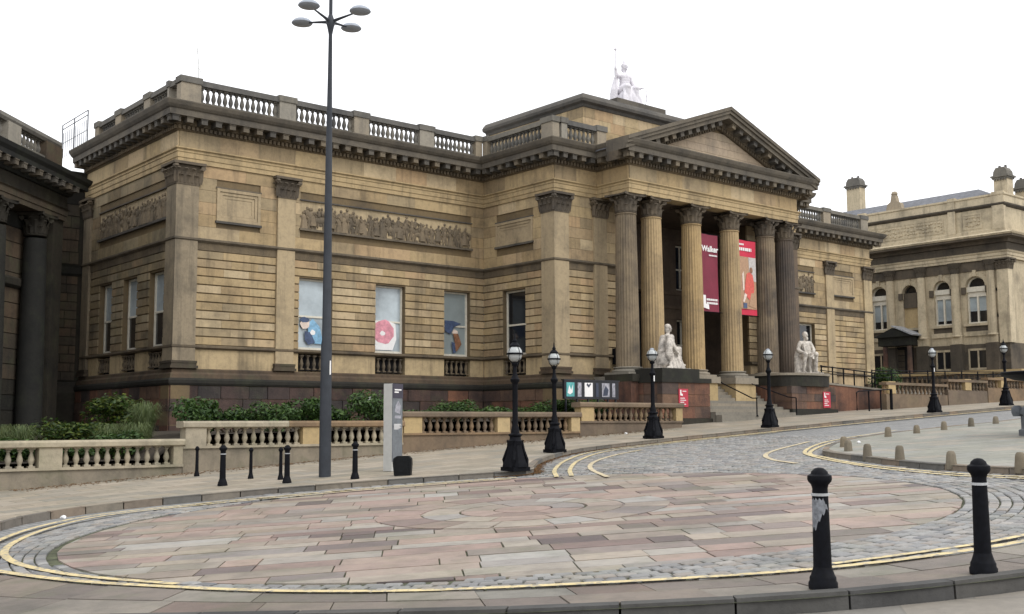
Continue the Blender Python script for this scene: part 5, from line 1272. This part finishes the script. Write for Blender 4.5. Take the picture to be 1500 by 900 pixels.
m = MB(); m.box(-.62, .66, -.65, .5, 0, .05); q = m.build('base_slab', M['marble']); q.parent = ST2
m = MB(); m.box(-.40, .40, -.02, .42, .05, .8); q = m.build('seat', M['marble']); q.parent = ST2
# roof statue
T_ = [('b', (0, 0, .95), (.42, .36, .34)), ('l', [(0, 0, 1.0), (0, -.02, 1.35), (0, -.02, 1.62)], [.32, .28, .29]), ('l', [(-.32, 0, 1.72), (.32, 0, 1.72)], [.15, .15]), ('l', [(0, -.02, 1.8), (0, -.04, 2.0)], [.1, .1])]
T_ += head((0, -.06, 2.2), (.1, -1, 0), 1.2, 0, .9)+[('l', [(0, -.02, 2.38), (0, .02, 2.55)], [.10, .04])]
T_ += [('l', [(-.36, 0, 1.7), (-.62, -.12, 1.66), (-.74, -.22, 1.95)], [.13, .105, .08])]+hand((-.74, -.22, 1.95), (0, -.2, 1))
T_ += [('l', [(.36, 0, 1.7), (.52, -.1, 1.32), (.70, -.38, 1.12)], [.13, .105, .08])]+hand((.7, -.4, 1.1), (.4, -.8, 0))
for s_ in (-1, 1): T_ += [('l', [(.18*s_, 0, .95), (.28*s_, -.58, 1.0)], [.24, .18]), ('l', [(.28*s_, -.56, .96), (.3*s_, -.55, .5), (.3*s_, -.6, .08)], [.17, .15, .12])]
for k in range(9):
    x = -.5+k*.125; T_.append(('l', [(x*.7, -.45, .95), (x, -.6, .5), (x*1.15, -.66-.05*math.sin(k*2.4), .04)], [.09, .095, .11]))
T_ += [('b', (0, -.2, .45), (.55, .42, .5)), ('l', [(-.45, .1, 1.6), (-.6, .1, .9), (-.62, .1, .1)], [.12, .2, .22]), ('l', [(.4, .1, 1.6), (.55, .1, .9), (.6, .1, .1)], [.12, .2, .22]), ('l', [(.62, -.2, .1), (1.1, -.3, .12)], [.16, .12])]
ST3 = thing('roof_statue', 'pure white seated statue with raised staff on top of the attic roof', 'statue', (43.05, 41.4, 17.0), -.1)
link('person', sculpt(T_, .04, M['white_marble'], 'person'), ST3, local=True, scale=(1.08, 1.08, 1.08))
m = MB(); m.tube([(-.80, -.26, .0), (-.80, -.24, 3.1)], .03, 6); m.lathe([(.01, 0), (.09, .12), (.01, .34)], 6, (-.8, -.24), 3.05); q = m.build('staff', M['white_marble']); q.parent = ST3
m = MB(); m.box(-.75, .75, -.75, .7, 0, .10); m.box(-.5, .5, .1, .65, .1, 1.0); q = m.build('seat', M['white_marble']); q.parent = ST3
m = MB(); m.tube([(1.15, -.35, .15), (1.22, -.4, .6), (1.2, -.4, 1.2)], .035, 5); m.tube([(1.2, -.4, .75), (1.34, -.4, 1.0)], .025, 5); q = m.build('emblem', M['white_marble']); q.parent = ST3

# ------------------------------------------------------------------ BANNERS, SIGNS, POSTER BOARD
def print_shape(parent, name, pts, mat, y, rz=0, x0=0, z0=0, s=1., t=.006):
    mb = MB(); mb.prism([(x0+p[0]*s, z0+p[1]*s) for p in pts], 'y', y-t, y+.002); return mb.build(name, mat, parent)
def logo(parent, x, z, s, y):
    print_shape(parent, 'white_mark', [(0, 0), (.7, -.12), (.66, .28), (.32, .32), (.30, 1.0), (0, 1.0)], M['white'], y, x0=x, z0=z, s=s)
def bars(parent, x, z, widths, h, gap, y, mat='white'):
    """lines of print too blurred in the photograph to be read"""
    for i, w in enumerate(widths):
        q = MB(); xx = x; rg = random.Random(i*7+int(x*100))
        while xx < x+w-.01:
            l = min(rg.uniform(.5, 1.2)*h, x+w-xx); q.box(xx, xx+l*.75, y-.006, y+.002, z-i*(h+gap), z-i*(h+gap)+h); xx += l
        stuff(q.build('printed_line', M[mat], parent))
YB = 35.42
B1 = thing('banner', 'dark maroon vertical banner hung between the third and fourth columns', 'banner', (42.62, YB, 5.45), 0, 'banners between the portico columns')
m = MB(); n = 10; w0, w1 = 42.02, 43.3
vs = []
for i in range(n+1):
    for k in range(5):
        x = w0+(w1-w0)*k/4; z = 5.45+3.82*i/n; vs.append((x, YB+.02*math.sin(k*1.3+i*.5), z))
fs = [(i*5+k, i*5+k+1, (i+1)*5+k+1, (i+1)*5+k) for i in range(n) for k in range(4)]
m.add(vs, fs); m.add([(x, y+.012, z) for x, y, z in vs], [f[::-1] for f in fs]); m.build('cloth', M['maroon'], B1)
put_text('Walker', .40, M['white'], B1, (42.07, YB-.03, 8.42), (PI/2, 0, 0), .012)
bars(B1, 42.60, 8.20, [.62], .07, .05, YB-.03)
logo(B1, 42.10, 5.62, .62, YB-.03); bars(B1, 42.35, 5.98, [.85, .85], .10, .07, YB-.03)
q = MB(); q.tube([(w0-.2, YB+.01, 9.29), (w1+.3, YB+.01, 9.29)], .02, 6); q.tube([(w0-.2, YB+.01, 5.43), (w1+.3, YB+.01, 5.43)], .02, 6); q.parts('rod', M['iron'], B1)
B2 = thing('banner', 'red and picture-printed vertical banner hung between the fourth and fifth columns', 'banner', (45.65, YB, 5.45), 0, 'banners between the portico columns')
dx = 44.88-42.02
m = MB(); m.add([(x+(x-w0)*.12+dx, y, z) for x, y, z in vs], fs); m.add([(x+(x-w0)*.12+dx, y+.012, z) for x, y, z in vs], [f[::-1] for f in fs]); m.build('cloth', M['redb'], B2)
X0 = 44.88
blob_ = lambda cx, cz, rx, rz: [(cx+rx*math.cos(2*PI*k/10), cz+rz*math.sin(2*PI*k/10)) for k in range(10)]
m = MB(); m.box(X0+.04, X0+1.40, YB-.034, YB-.026, 5.75, 8.42); m.build('picture', M['tan'], B2)
print_shape(B2, 'picture_field', [(.85, 1.5), (1.38, 1.4), (1.38, 2.64), (.8, 2.64)], M['cgrey'], YB-.04, x0=X0, z0=5.77)
print_shape(B2, 'picture_shape', [(.40, .75), (.50, 1.35), (.62, 1.78), (.85, 1.88), (1.1, 1.75), (1.22, 1.2), (1.15, .7), (.8, .45)], M['coral'], YB-.046, x0=X0, z0=5.77)
print_shape(B2, 'picture_shape', [(.30, .9), (.42, .95), (.40, 1.9), (.26, 1.75)], M['skin'], YB-.046, x0=X0, z0=5.77)
print_shape(B2, 'picture_shape', [(.28, .35), (.38, .3), (.62, .70), (.42, .8)], M['skin'], YB-.048, x0=X0, z0=5.77)
print_shape(B2, 'picture_shape', [(.75, .15), (1.3, .05), (1.3, .85), (.95, .8)], M['tan'], YB-.048, x0=X0, z0=5.77)
print_shape(B2, 'picture_shape', blob_(.98, 1.98, .13, .16), M['brown'], YB-.05, x0=X0, z0=5.77)
print_shape(B2, 'picture_shape', [(.3, .02), (.6, .02), (.6, .28), (.3, .28)], M['navy'], YB-.048, x0=X0, z0=5.77)
bars(B2, X0+.08, 9.0, [.4], .09, .05, YB-.03); bars(B2, X0+.08, 8.72, [1.0], .16, .05, YB-.03)
q = MB(); q.tube([(X0-.15, YB+.01, 9.29), (X0+1.6, YB+.01, 9.29)], .02, 6); q.tube([(X0-.15, YB+.01, 5.43), (X0+1.6, YB+.01, 5.43)], .02, 6); q.parts('rod', M['iron'], B2)
def notice(x, z, y, label, s=1.):
    b = thing('notice_sign', label, 'sign', (x, y, z), 0, 'red notice signs on the pedestals'); w, h = .62*s, .80*s
    m = MB(); m.box(x-w/2, x+w/2, y-.03, y-.002, z, z+h); m.build('panel', M['redsign'], b)
    logo(b, x-w*.36, z+h*.64, .24*s, y-.032); bars(b, x-w*.1, z+h*.84, [w*.4], .04*s, .03*s, y-.032); bars(b, x-w*.36, z+h*.46, [w*.5, w*.62, w*.4, w*.6], .035*s, .055*s, y-.032)
notice(37.85, .72, 33.1, 'red notice sign on the pedestal left of the steps'); notice(48.75, .75, 33.1, 'red notice sign on the pedestal right of the steps')
NB = thing('poster_board', 'long black board of six posters standing on posts behind the garden balustrade', 'notice board', (31.1, 31.95, .1))
m = MB(); m.box(29.62, 32.62, 31.95, 32.07, .97, 1.68); m.box(29.58, 32.66, 31.92, 32.10, 1.68, 1.73); m.build('board', M['board'], NB)
for k, (a, b, mt) in enumerate(((29.72, 30.14, 'teal'), (30.32, 30.52, 'pgrey'), (30.70, 31.14, 'white'), (31.32, 31.46, 'pdark'), (31.66, 32.08, 'pgrey'), (32.24, 32.40, 'pgrey'))):
    q = MB(); q.box(a, b, 31.935, 31.948, 1.06, 1.61); po = q.build('poster', M[mt], NB)
    if k == 0:
        print_shape(po, 'poster_print', [(a+.05, 1.2), (a+.18, 1.14), (a+.32, 1.22), (a+.33, 1.52), (a+.24, 1.3), (a+.14, 1.5)], M['white'], 31.934)
    if k == 2: print_shape(po, 'poster_print', [(a+.1, 1.52), (a+.22, 1.42), (a+.35, 1.56), (a+.3, 1.6), (a+.22, 1.52), (a+.14, 1.6)], M['pdark'], 31.934)
    if k == 4: print_shape(po, 'poster_print', [(a+.05, 1.1), (a+.3, 1.12), (a+.36, 1.35), (a+.2, 1.5), (a+.08, 1.3)], M['pdark'], 31.934)
for x in (29.75, 30.35, 30.95, 31.5, 32.05, 32.5):
    m = MB(); m.box(x-.03, x+.03, 31.99, 32.05, -.5, .97); m.build('post', M['board'], NB)
def cutout(i, x, z, shapes, label):
    t = thing('window_picture', label, 'picture', (x, YW+.3, z), 0, 'picture cut-outs in the gallery windows')
    for j, (pts, mt) in enumerate(shapes): print_shape(t, 'card', pts, M[mt], YW+.262-.004*j, x0=x, z0=z)
blob = lambda cx, cz, rx, rz, n=12, w=.12: [(cx+rx*math.cos(2*PI*k/n)*(1+w*math.sin(k*2.3)), cz+rz*math.sin(2*PI*k/n)*(1+w*math.cos(k*1.7))) for k in range(n)]
cutout(0, 23.95, 3.42, [([(.3, .1), (1.05, .05), (.85, .8), (.5, 1.15), (.25, .9)], 'blue'), (blob(.12, .92, .22, .25), 'skin'), (blob(.1, 1.08, .23, .12), 'navy'), ([(.1, .6), (.4, .55), (.62, .12), (.3, .0), (.12, .2)], 'navy'), (blob(.5, .55, .12, .12), 'white')], 'blue cut-out figure inside the first window, beside the tall lamp post')
cutout(1, 27.6, 3.36, [([(.05, .0), (1.0, .0), (1.2, .5), (1.15, 1.2), (.7, 1.35), (.05, 1.3)], 'white'), (blob(.5, .82, .56, .55, 18, .06), 'pink'), (blob(.45, .75, .14, .11), 'white')], 'pink round cut-out figure stuck inside the middle window')
cutout(2, 31.55, 3.4, [([(.0, 1.0), (.0, 1.5), (.5, 1.5), (1.0, 1.38), (.55, 1.2), (.35, .85)], 'navy'), (blob(.62, .95, .16, .14), 'skin'), ([(.5, .9), (.8, .9), (1.0, .4), (.72, .05), (.52, .1), (.6, .5)], 'brown'), ([(.4, .5), (.6, .45), (.66, .0), (.5, -.05)], 'navy')], 'brown and navy cut-out figure stuck inside the third window')

# ------------------------------------------------------------------ STREET LAMPS AND POSTS
def lamp_parts(finial=True):
    P = []
    b = MB(); b.box(-.30, .30, -.30, .30, 0, .10); b.lathe([(.37, .10), (.36, .18), (.33, .24), (.31, .3), (.27, .42), (.22, .58), (.20, .66)], 8, rot=PI/8)
    for k in range(4):
        a = k*PI/2+PI/4; b.tube([(.33*math.cos(a), .33*math.sin(a), .1), (.34*math.cos(a), .34*math.sin(a), .28), (.25*math.cos(a), .25*math.sin(a), .5), (.2*math.cos(a), .2*math.sin(a), .72), (.23*math.cos(a), .23*math.sin(a), .78)], .05, 6, .035)
    P.append(('base', b.mesh('base', M['iron'], True), []))
    c = MB(); c.lathe([(.2, .66), (.21, .76), (.17, .80), (.16, .86), (.2, .9), (.2, .93), (.13, .96), (.115, 1.05), (.1, 1.12), (.082, 1.2), (.078, 2.2), (.09, 2.24), (.13, 2.28), (.14, 2.34), (.10, 2.38), (.08, 2.44), (.055, 2.5), (.05, 2.66), (.09, 2.70), (.1, 2.74), (.06, 2.78)], 14)
    P.append(('column', c.mesh('column', M['iron'], True), []))
    g_ = MB(); R = .215; g_.lathe([(R*math.sin(PI*k/12) if 0 < k < 12 else .02, 3.0-R*math.cos(PI*k/12)) for k in range(13)], 20)
    P.append(('globe', g_.mesh('globe', M['globe'], 'all'), []))
    r = MB(); r.lathe([(R+.004, 2.972), (R+.028, 2.972), (R+.028, 3.02), (R+.004, 3.02)], 24, cap=False)
    for k in range(4):
        a = k*PI/2; r.tube([((R+.006)*math.cos(a)*math.sin(t), (R+.006)*math.sin(a)*math.sin(t), 3.0+(R+.006)*math.cos(t)) for t in np.linspace(.35, PI/2, 6)], .009, 4); r.tube([(.1*math.cos(a), .1*math.sin(a), 2.75), (.22*math.cos(a), .22*math.sin(a), 2.86), ((R+.02)*math.cos(a), (R+.02)*math.sin(a), 2.99)], .012, 5)
    P.append(('globe_ring', r.mesh('globe_ring', M['iron']), []))
    if finial:
        f = MB(); f.lathe([(.15, 3.18), (.155, 3.21), (.10, 3.27), (.06, 3.30), (.07, 3.34), (.03, 3.40), (.012, 3.52), (.002, 3.54)], 12)
        P.append(('finial', f.mesh('finial', M['iron'], True), []))
    else:
        f = MB(); f.lathe([(.10, 3.20), (.085, 3.225), (.03, 3.25)], 12); P.append(('cap', f.mesh('cap', M['postl'], True), []))
    return P
LP = {True: lamp_parts(True), False: lamp_parts(False)}
def street_lamp(x, y, h, fin, label):
    t = thing('street_lamp', label, 'street lamp', (x, y, float(pav(x, y))), random.uniform(-.1, .1), 'black globe lamps along the kerb'); s = h/(3.5 if fin else 3.25); t.scale = (s*.9, s*.9, s)
    for nm, me, _ in LP[fin]: link(nm, me, t, local=True)
    return t
street_lamp(17.77, 20.95, 3.33, True, 'nearest black street lamp with white globe and spike, on the kerb corner')
street_lamp(23.16, 25.44, 3.33, True, 'black globe lamp with spike standing before the poster board')
s3 = street_lamp(29.42, 27.14, 3.2, False, 'black globe lamp without spike standing before the left statue pedestal')
street_lamp(36.14, 27.16, 3.1, False, 'black globe lamp without spike in front of the entrance steps handrail')
s5 = street_lamp(49.50, 27.68, 3.05, False, 'black globe lamp without spike in front of the courthouse porch')
street_lamp(58.9, 28.8, 3.55, True, 'farthest black globe lamp, with spike, at the right edge by the fountain')
stk = MB(); stk.box(-.03, .03, -.1, -.094, 2.05, 2.3); stk = stk.mesh('sticker', M['white'])
for t in (s3, s5): link('sticker', stk, t, local=True)
TL = thing('tall_lamp_post', 'very tall blue-grey lamp post with four disc heads, before the gallery corner', 'lamp post', (15.0, 25.25, float(pav(15, 25.25))))
m = MB(); m.lathe([(.155, 0), (.15, 1.6), (.14, 3.4), (.12, 3.5), (.105, 6.0), (.085, 8.5), (.06, 10.5), (.05, 11.65), (.045, 14.5)], 20); q = m.build('pole', M['post'], None, True); q.parent = TL
m = MB(); m.lathe([(.05, 11.45), (.09, 11.65), (.13, 11.78), (.09, 11.88), (.05, 12.0)], 12); m.v = [(x, y, z+.27) for x, y, z in m.v]; q = m.build('hub', M['post'], None, True); q.parent = TL
fw = Vector((.645, .765, 0)).normalized(); rt = Vector((.765, -.645, 0)).normalized()
far_d = (rt*.45+fw*.89).normalized(); side_d = Vector((far_d.y, -far_d.x, 0))
ah = MB()
for k, d in enumerate((far_d, side_d, -far_d, -side_d)):
    a = MB(); a.tube([tuple(d*.06+Vector((0,0,12.07))), tuple(d*.3+Vector((0,0,12.11))), tuple(d*.72+Vector((0,0,12.17)))], .05, 6, .022); q = a.build('arm', M['post']); q.parent = TL
    hd = MB(); c = d*.95; hd.lathe([(.02, -.075), (.16, -.07), (.26, -.035), (.285, -.01), (.27, .03), (.2, .09), (.1, .125), (.02, .13)], 20, (c.x, c.y), 12.2); q = hd.build('lamp_head', M['postl'], None, True); q.parent = TL
q = MB(); q.box(-.022, .022, -.152, -.144, 2.62, 2.98); q = q.build('label_plate', M['white']); q.parent = TL; q.rotation_euler = (0, 0, .25)

def bollard_parts(mat=M['iron']):
    b = MB(); b.lathe([(.165, 0), (.165, .05), (.15, .07), (.15, .1), (.135, .12), (.115, .17), (.105, .2)], 16)
    s = MB(); s.lathe([(.103, .2), (.09, .85), (.086, .93), (.098, .965), (.13, .995), (.138, 1.02), (.134, 1.05), (.10, 1.066), (.09, 1.09), (.05, 1.118), (.015, 1.125)], 20)
    r = MB(); r.lathe([(.092, .86), (.102, .862), (.102, .885), (.092, .887)], 16, cap=False)
    return [('base', b.mesh('base', mat, True)), ('shaft', s.mesh('shaft', mat, True)), ('band', r.mesh('band', M['ring'], True))]
BP = bollard_parts()
def bollard(x, y, z, s, label, group, band=True, tilt=(0, 0)):
    t = thing('bollard', label, 'bollard', (x, y, z), 0, group); t.scale = (s[0]*.83, s[1]*.83, s[2]); t.rotation_euler = (tilt[0], tilt[1], 0)
    for nm, me in BP[:3 if band else 2]: link(nm, me, t, local=True)
    return t
g1 = 'two black bollards at the front kerb'
b1 = bollard(9.147, 6.315, float(gz(9.147, 6.315)), (1, 1, 1.0), 'black bollard with a patch of paint worn to grey, at the near kerb', g1, tilt=(.012, -.02))
bollard(10.56, 5.47, float(gz(10.56, 5.47)), (.95, .95, .98), 'clean black bollard farther right at the near kerb', g1, tilt=(.012, -.025))
pt = MB(); nseg = 14; rg = random.Random(3)
vs = []; nseg = 18
for k in range(nseg):
    t = k/(nseg-1); a = math.radians(-232+150*t)
    top_ = .845-(.10*max(0, t-.72)/.28)-.012*(k % 3); bot_ = .55+.03*math.sin(k*2.1)+.015*(k % 2) if t < .38 else .57+.20*((t-.38)/.62)**.7+.02*math.sin(k*1.9)
    if t < .12: bot_ += .06*(1-t/.12)
    for zz in (min(bot_, top_-.01), top_):
        q = .1032-(zz-.2)*(.013/.65)+.0012; vs.append((q*math.cos(a), q*math.sin(a), zz))
pt.add(vs, [(2*k, 2*k+2, 2*k+3, 2*k+1) for k in range(nseg-1)]); q = pt.build('worn_patch', M['ironw']); q.parent = b1
g2 = 'black bollards on the far pavement'
for x, y, s, lab, bd in ((12.47, 25.85, .89, 'leftmost banded black bollard, before the pale pedestal of the garden wall', True), (13.55, 24.59, .82, 'banded black bollard just left of the tall lamp post', True), (14.88, 23.62, .81, 'banded black bollard between the tall lamp post and the grey sign pillar', True),
        (13.53, 29.66, .74, 'small plain black post closest to the wall, at the step in the balustrade', False), (13.88, 27.13, .73, 'small plain black post behind and right of the leftmost bollard', False), (14.06, 25.85, .74, 'small plain black post half hidden behind a bollard near the lamp post', False)):
    bollard(x, y, float(pav(x, y)), (s*(1 if bd else .75), s*(1 if bd else .75), s), lab, g2, bd)
SP = thing('sign_pillar', 'tall grey slab street sign with a dark head and map, beside a black bin', 'sign', (16.84, 24.89, float(pav(16.84, 24.89))), -.42)
def loc_(mb, nm, mat): q = mb.build(nm, M[mat]); q.parent = SP; return q
m = MB(); m.box(-.13, .13, -.25, .25, 0, 2.3); loc_(m, 'slab', 'steel')
m = MB(); m.box(.131, .15, -.245, .245, .25, 2.29); loc_(m, 'face_panel', 'totemd')
m = MB(); m.box(.1505, .162, -.248, .25, 1.92, 2.298); loc_(m, 'head_panel', 'totemt')
def tbars(z, ws, h, y=-.18, x0=.1505, t=.006):
    for i, w in enumerate(ws):
        q = MB(); q.box(x0, x0+t, y, y+w, z-i*h*1.8, z-i*h*1.8+h); stuff(loc_(q, 'printed_line', 'white'))
tbars(2.12, [.34, .2], .035, x0=.1625)
q = MB(); q.prism([(-.14, 1.55), (.1, 1.5), (.17, 1.7), (.02, 1.85), (-.1, 1.72)], 'x', .1505, .156); q.prism([(-.16, 1.38), (.18, 1.38), (.16, 1.46), (-.14, 1.46)], 'x', .1505, .156); loc_(q, 'map', 'pgrey')
tbars(1.22, [.34, .36, .28, .36, .3, .22], .014)
SP.rotation_euler = (0, 0, -1.15)
bn = thing('litter_box', 'squat black rounded plastic box standing in front of the grey sign pillar', 'box', (15.95, 23.12, float(pav(15.95, 23.1))), -.75)
m = MB(); m.prism([(-.20, 0), (.21, 0), (.23, .3), (.22, .42), (.15, .485), (-.13, .48), (-.22, .42), (-.235, .3)], 'y', -.13, .13); q = m.build('body', M['binb']); q.parent = bn
m = MB(); m.box(-.15, .15, -.145, -.131, .08, .36); q = m.build('front_plate', M['binb']); q.parent = bn

# ------------------------------------------------------------------ handrails, stubs, fountain, railings
def rail(pts, posts, label, mat='iron'):
    t = thing('handrail', label, 'handrail', posts[0][0]); m = MB(); m.tube(pts, .03, 6); m.build('rail', M[mat], t)
    for a, b in posts: q = MB(); q.tube([a, b], .032, 6); q.lathe([(.07, 0), (.07, .04), (.03, .06)], 8, a[:2], a[2]); q.build('post', M[mat], t)
    return t
rail([(42.3, 32.45, 1.15), (42.3, 32.75, 1.15), (42.3, 34.5, 1.9), (42.3, 36.2, 3.0)], [((42.3, 32.5, .3), (42.3, 32.5, 1.15)), ((42.3, 35.9, 2.12), (42.3, 35.9, 2.85))], 'black handrail running up the middle of the steps to the left column')
rail([(45.5, 32.6, 1.2), (45.4, 33.0, 1.25), (44.6, 34.5, 1.9), (44.0, 35.9, 3.0)], [((45.5, 32.6, .3), (45.5, 32.6, 1.2)), ((44.0, 35.9, 2.12), (44.0, 35.9, 2.95))], 'black handrail on the right of the steps behind a street lamp')
SBM = [MB() for _ in range(3)]
SM = []
for k in range(3):
    b = MB(); b.lathe([(.145, -.1), (.143, 0), (.12, .2), (.105, .25+.02*k), (.07, .285+.02*k), (.02, .29+.02*k)], 9+k); SM.append(b.mesh('stone_stub', M['stub'], True))
names = ['at the rounded tip, nearest the yellow lines', 'second along the front kerb from the tip', 'third along the front kerb from the tip', 'left of the clean black bollard', 'cut by the right edge of the photo', 'first of the back row from the left', 'second of the back row', 'third of the back row', 'fourth of the back row', 'last of the back row, nearest the far lamp', 'darker one just behind the tip']
for k, (x, y) in enumerate([(24.64, 16.14), (22.99, 14.56), (22.15, 13.24), (21.12, 11.5), (20.57, 9.85), (30.48, 18.58), (32.2, 18.63), (34.09, 18.76), (36.14, 18.91), (37.91, 18.94), (26.07, 17.21)]):
    o = link('stone_stub', SM[k % 3], None, (x, y, float(gz(x, y))+.12), k*.7, (.76, .76, .95 if k < 5 else .9)); tag(o, 'short round stone stub on the island, '+names[k], 'stone stub', 'stone stubs round the island')
FO = thing('fountain', 'edge of a grey stone fountain with a dark iron bowl, cut by the right edge', 'fountain', (31.22, 13.79, float(gz(31.2, 13.8))+.12))
m = MB(); m.lathe([(1.05, -.2), (1.05, .12), (.98, .16), (.98, .52), (1.04, .56), (1.04, .68), (.9, .7)], 8, rot=PI/8); q = m.build('plinth', M['grey']); q.parent = FO
m = MB(); m.lathe([(.5, .69), (.35, .9), (.2, 1.1), (.2, 1.3), (.5, 1.42), (1.1, 1.5), (1.42, 1.62), (1.46, 1.7), (1.4, 1.72), (1.0, 1.62)], 24); q = m.build('bowl', M['iron'], None, True); q.parent = FO
for k in range(8):
    a = k*PI/4+PI/8; q = MB(); q.lathe([(.12, .5), (.16, .6), (.16, .72), (.08, .8)], 8, (1.06*math.cos(a), 1.06*math.sin(a))); q = q.build('knob', M['grey'], None, True); q.parent = FO
# ramp wall and railings right of the pedestal
RWl = thing('ramp_wall', 'low brown stone ramp wall with black railings, right of the right pedestal', 'wall', (53, 33, .6))
m = MB(); m.prism([(49.8, -.5), (57.5, -.2), (57.5, 1.55), (55.2, 1.75), (49.8, 2.0)], 'y', 34.0, 34.4); m.build('wall', M['red'], RWl)
m = MB(); m.prism([(49.75, 2.0), (55.2, 1.75), (57.55, 1.55), (57.55, 1.63), (55.2, 1.84), (49.75, 2.1)], 'y', 33.95, 34.45); m.build('coping', M['step'], RWl)
RA = thing('railing', 'black iron railing on the ramp wall beside the bearded statue', 'railing', (52, 34.2, 2.05))
m = MB(); m.tube([(49.9, 34.2, 2.95), (55.1, 34.2, 2.7)], .035, 6); m.tube([(49.9, 34.2, 2.72), (55.1, 34.2, 2.47)], .025, 6); m.build('rail', M['iron'], RA)
for k in range(6): q = MB(); x = 50.0+k*1.0; q.tube([(x, 34.2, 2.0-.046*(x-49.8)), (x, 34.2, 3.0-.048*(x-49.8))], .04, 6); q.build('post', M['iron'], RA)
RB2 = thing('railing', 'black iron hoop railing standing on the pavement before the ramp wall', 'railing', (51.6, 32.2, .6))
m = MB(); m.tube([(49.9, 32.1, .6), (49.9, 32.1, 1.5), (50.1, 32.1, 1.58), (53.1, 32.1, 1.72)], .035, 6); m.build('rail', M['iron'], RB2)
for x in (51.0, 52.1, 53.1): q = MB(); q.tube([(x, 32.1, .55), (x, 32.1, 1.65+.04*(x-51))], .04 if x < 53 else .08, 6); q.build('post', M['iron'], RB2)
# courthouse forecourt walls
def low_wall(x0, x1, y, zt, label, mat='gardend', pmat='yellow', ps=()):
    T = thing('forecourt_balustrade', label, 'balustrade', ((x0+x1)/2, y, 1.0), 0, 'low balustrades before the courthouse')
    m = MB(); m.box(x0, x1, y, y+.35, float(pav(x0, y))-.5, zt-.62); m.build('plinth_wall', M[mat], T)
    m = MB(); m.box(x0-.03, x1+.03, y-.05, y+.4, zt-.14, zt); m.build('coping', M[mat], T)
    last = x0
    for a, b in list(ps)+[(x1, x1+.01)]:
        n = max(1, int((a-last)/.36))
        for i in range(n): link('baluster', GB['gardend'], T, (last+(a-last)*(i+.5)/n, y+.17, zt-.62), 0, (1, 1, .85))
        if b-a > .1: q = MB(); q.box(a, b, y-.03, y+.37, zt-.6, zt+.05); q.build('pedestal', M[pmat], T)
        last = b
low_wall(53.3, 59.6, 32.5, 2.12, 'lower courthouse balustrade with a yellow pedestal at its left end', ps=((53.5, 54.2),))
low_wall(59.7, 64.2, 32.5, 2.42, 'lower courthouse balustrade with a yellow pedestal, behind the fifth street lamp', ps=((61.6, 62.3),))
low_wall(64.3, 74.0, 32.5, 2.62, 'lower courthouse balustrade running past the farthest street lamp', ps=((65.9, 66.6),))
UW = thing('upper_balustrade', 'ochre-topped upper balustrade along the courthouse side', 'balustrade', (72.0, 40, 2.0))
m = MB(); m.box(71.9, 72.3, 34.0, 44.2, 1.0, 2.55); m.build('plinth_wall', M['countyd'], UW)
m = MB(); m.box(71.82, 72.38, 34.0, 44.25, 3.2, 3.42); m.build('coping', M['yellow'], UW)
for k in range(26): link('baluster', GB['gardend'], UW, (72.1, 34.3+k*.38, 2.55), 0, (1, 1, 1.16))
m = MB(); m.box(55, 74.9, 36.0, 51, 1.0, 1.9); structure(m.build('forecourt', M['groundm']))
IR = thing('railing', 'long dark horizontal iron railing between the two courthouse balustrades', 'railing', (64, 35, 1.9))
m = MB()
for z in (2.7, 2.95, 3.1): m.tube([(56, 35, z-.2), (66, 35, z), (74.5, 35, z+.18)], .03 if z > 2.7 else .022, 6)
m.build('rail', M['iron'], IR)
for k in range(10): q = MB(); x = 56+k*2; q.tube([(x, 35, 1.5), (x, 35, 2.95+.02*(x-56))], .04, 6); q.build('post', M['iron'], IR)
SB_ = thing('hedge', 'dark clipped bush beside the courthouse porch, behind the railing', 'shrub', (62.5, 38.2, 1.9)); 
link('foliage', SHR[2][0], SB_, local=True); link('stems', SHR[2][1], SB_, local=True); SB_.scale = (1.4, 1.2, 1.3)
# litter and the small camera
for k, (u_, lab) in enumerate((((7.75, 23.15), 'crumpled white paper in the gutter by the left kerb'), ((31.2, 30.2), 'scrap of white paper by the wall under the poster board'), ((27.4, 17.6), 'white paper scrap on the island paving'))):
    b = MB(); rg = random.Random(k)
    ell(b, (0, 0, .03), (.06, .05, .04), 6); b.v = [(x+rg.uniform(-.02,.02), y+rg.uniform(-.02,.02), max(0, z+rg.uniform(-.015,.015))) for x, y, z in b.v]
    zz = float(gz(*u_))+.02 if k == 0 else float(pav(*u_)) if k == 1 else float(gz(*u_))+.12
    o = link('paper_scrap', b.mesh('paper_scrap', M['paper']), None, (*u_, zz)); tag(o, lab, 'litter')
SC = thing('security_lamp', 'small white floodlight low on the red plinth, behind the nearest street lamp', 'lamp', (26.9, YW-.3, 1.0))
m = MB(); m.box(26.8, 27.05, YW-.48, YW-.3, 1.0, 1.22); m.build('housing', M['white'], SC); m = MB(); m.tube([(26.92, YW-.22, 1.1), (26.92, YW-.4, 1.1)], .03, 6); m.build('bracket', M['iron'], SC)
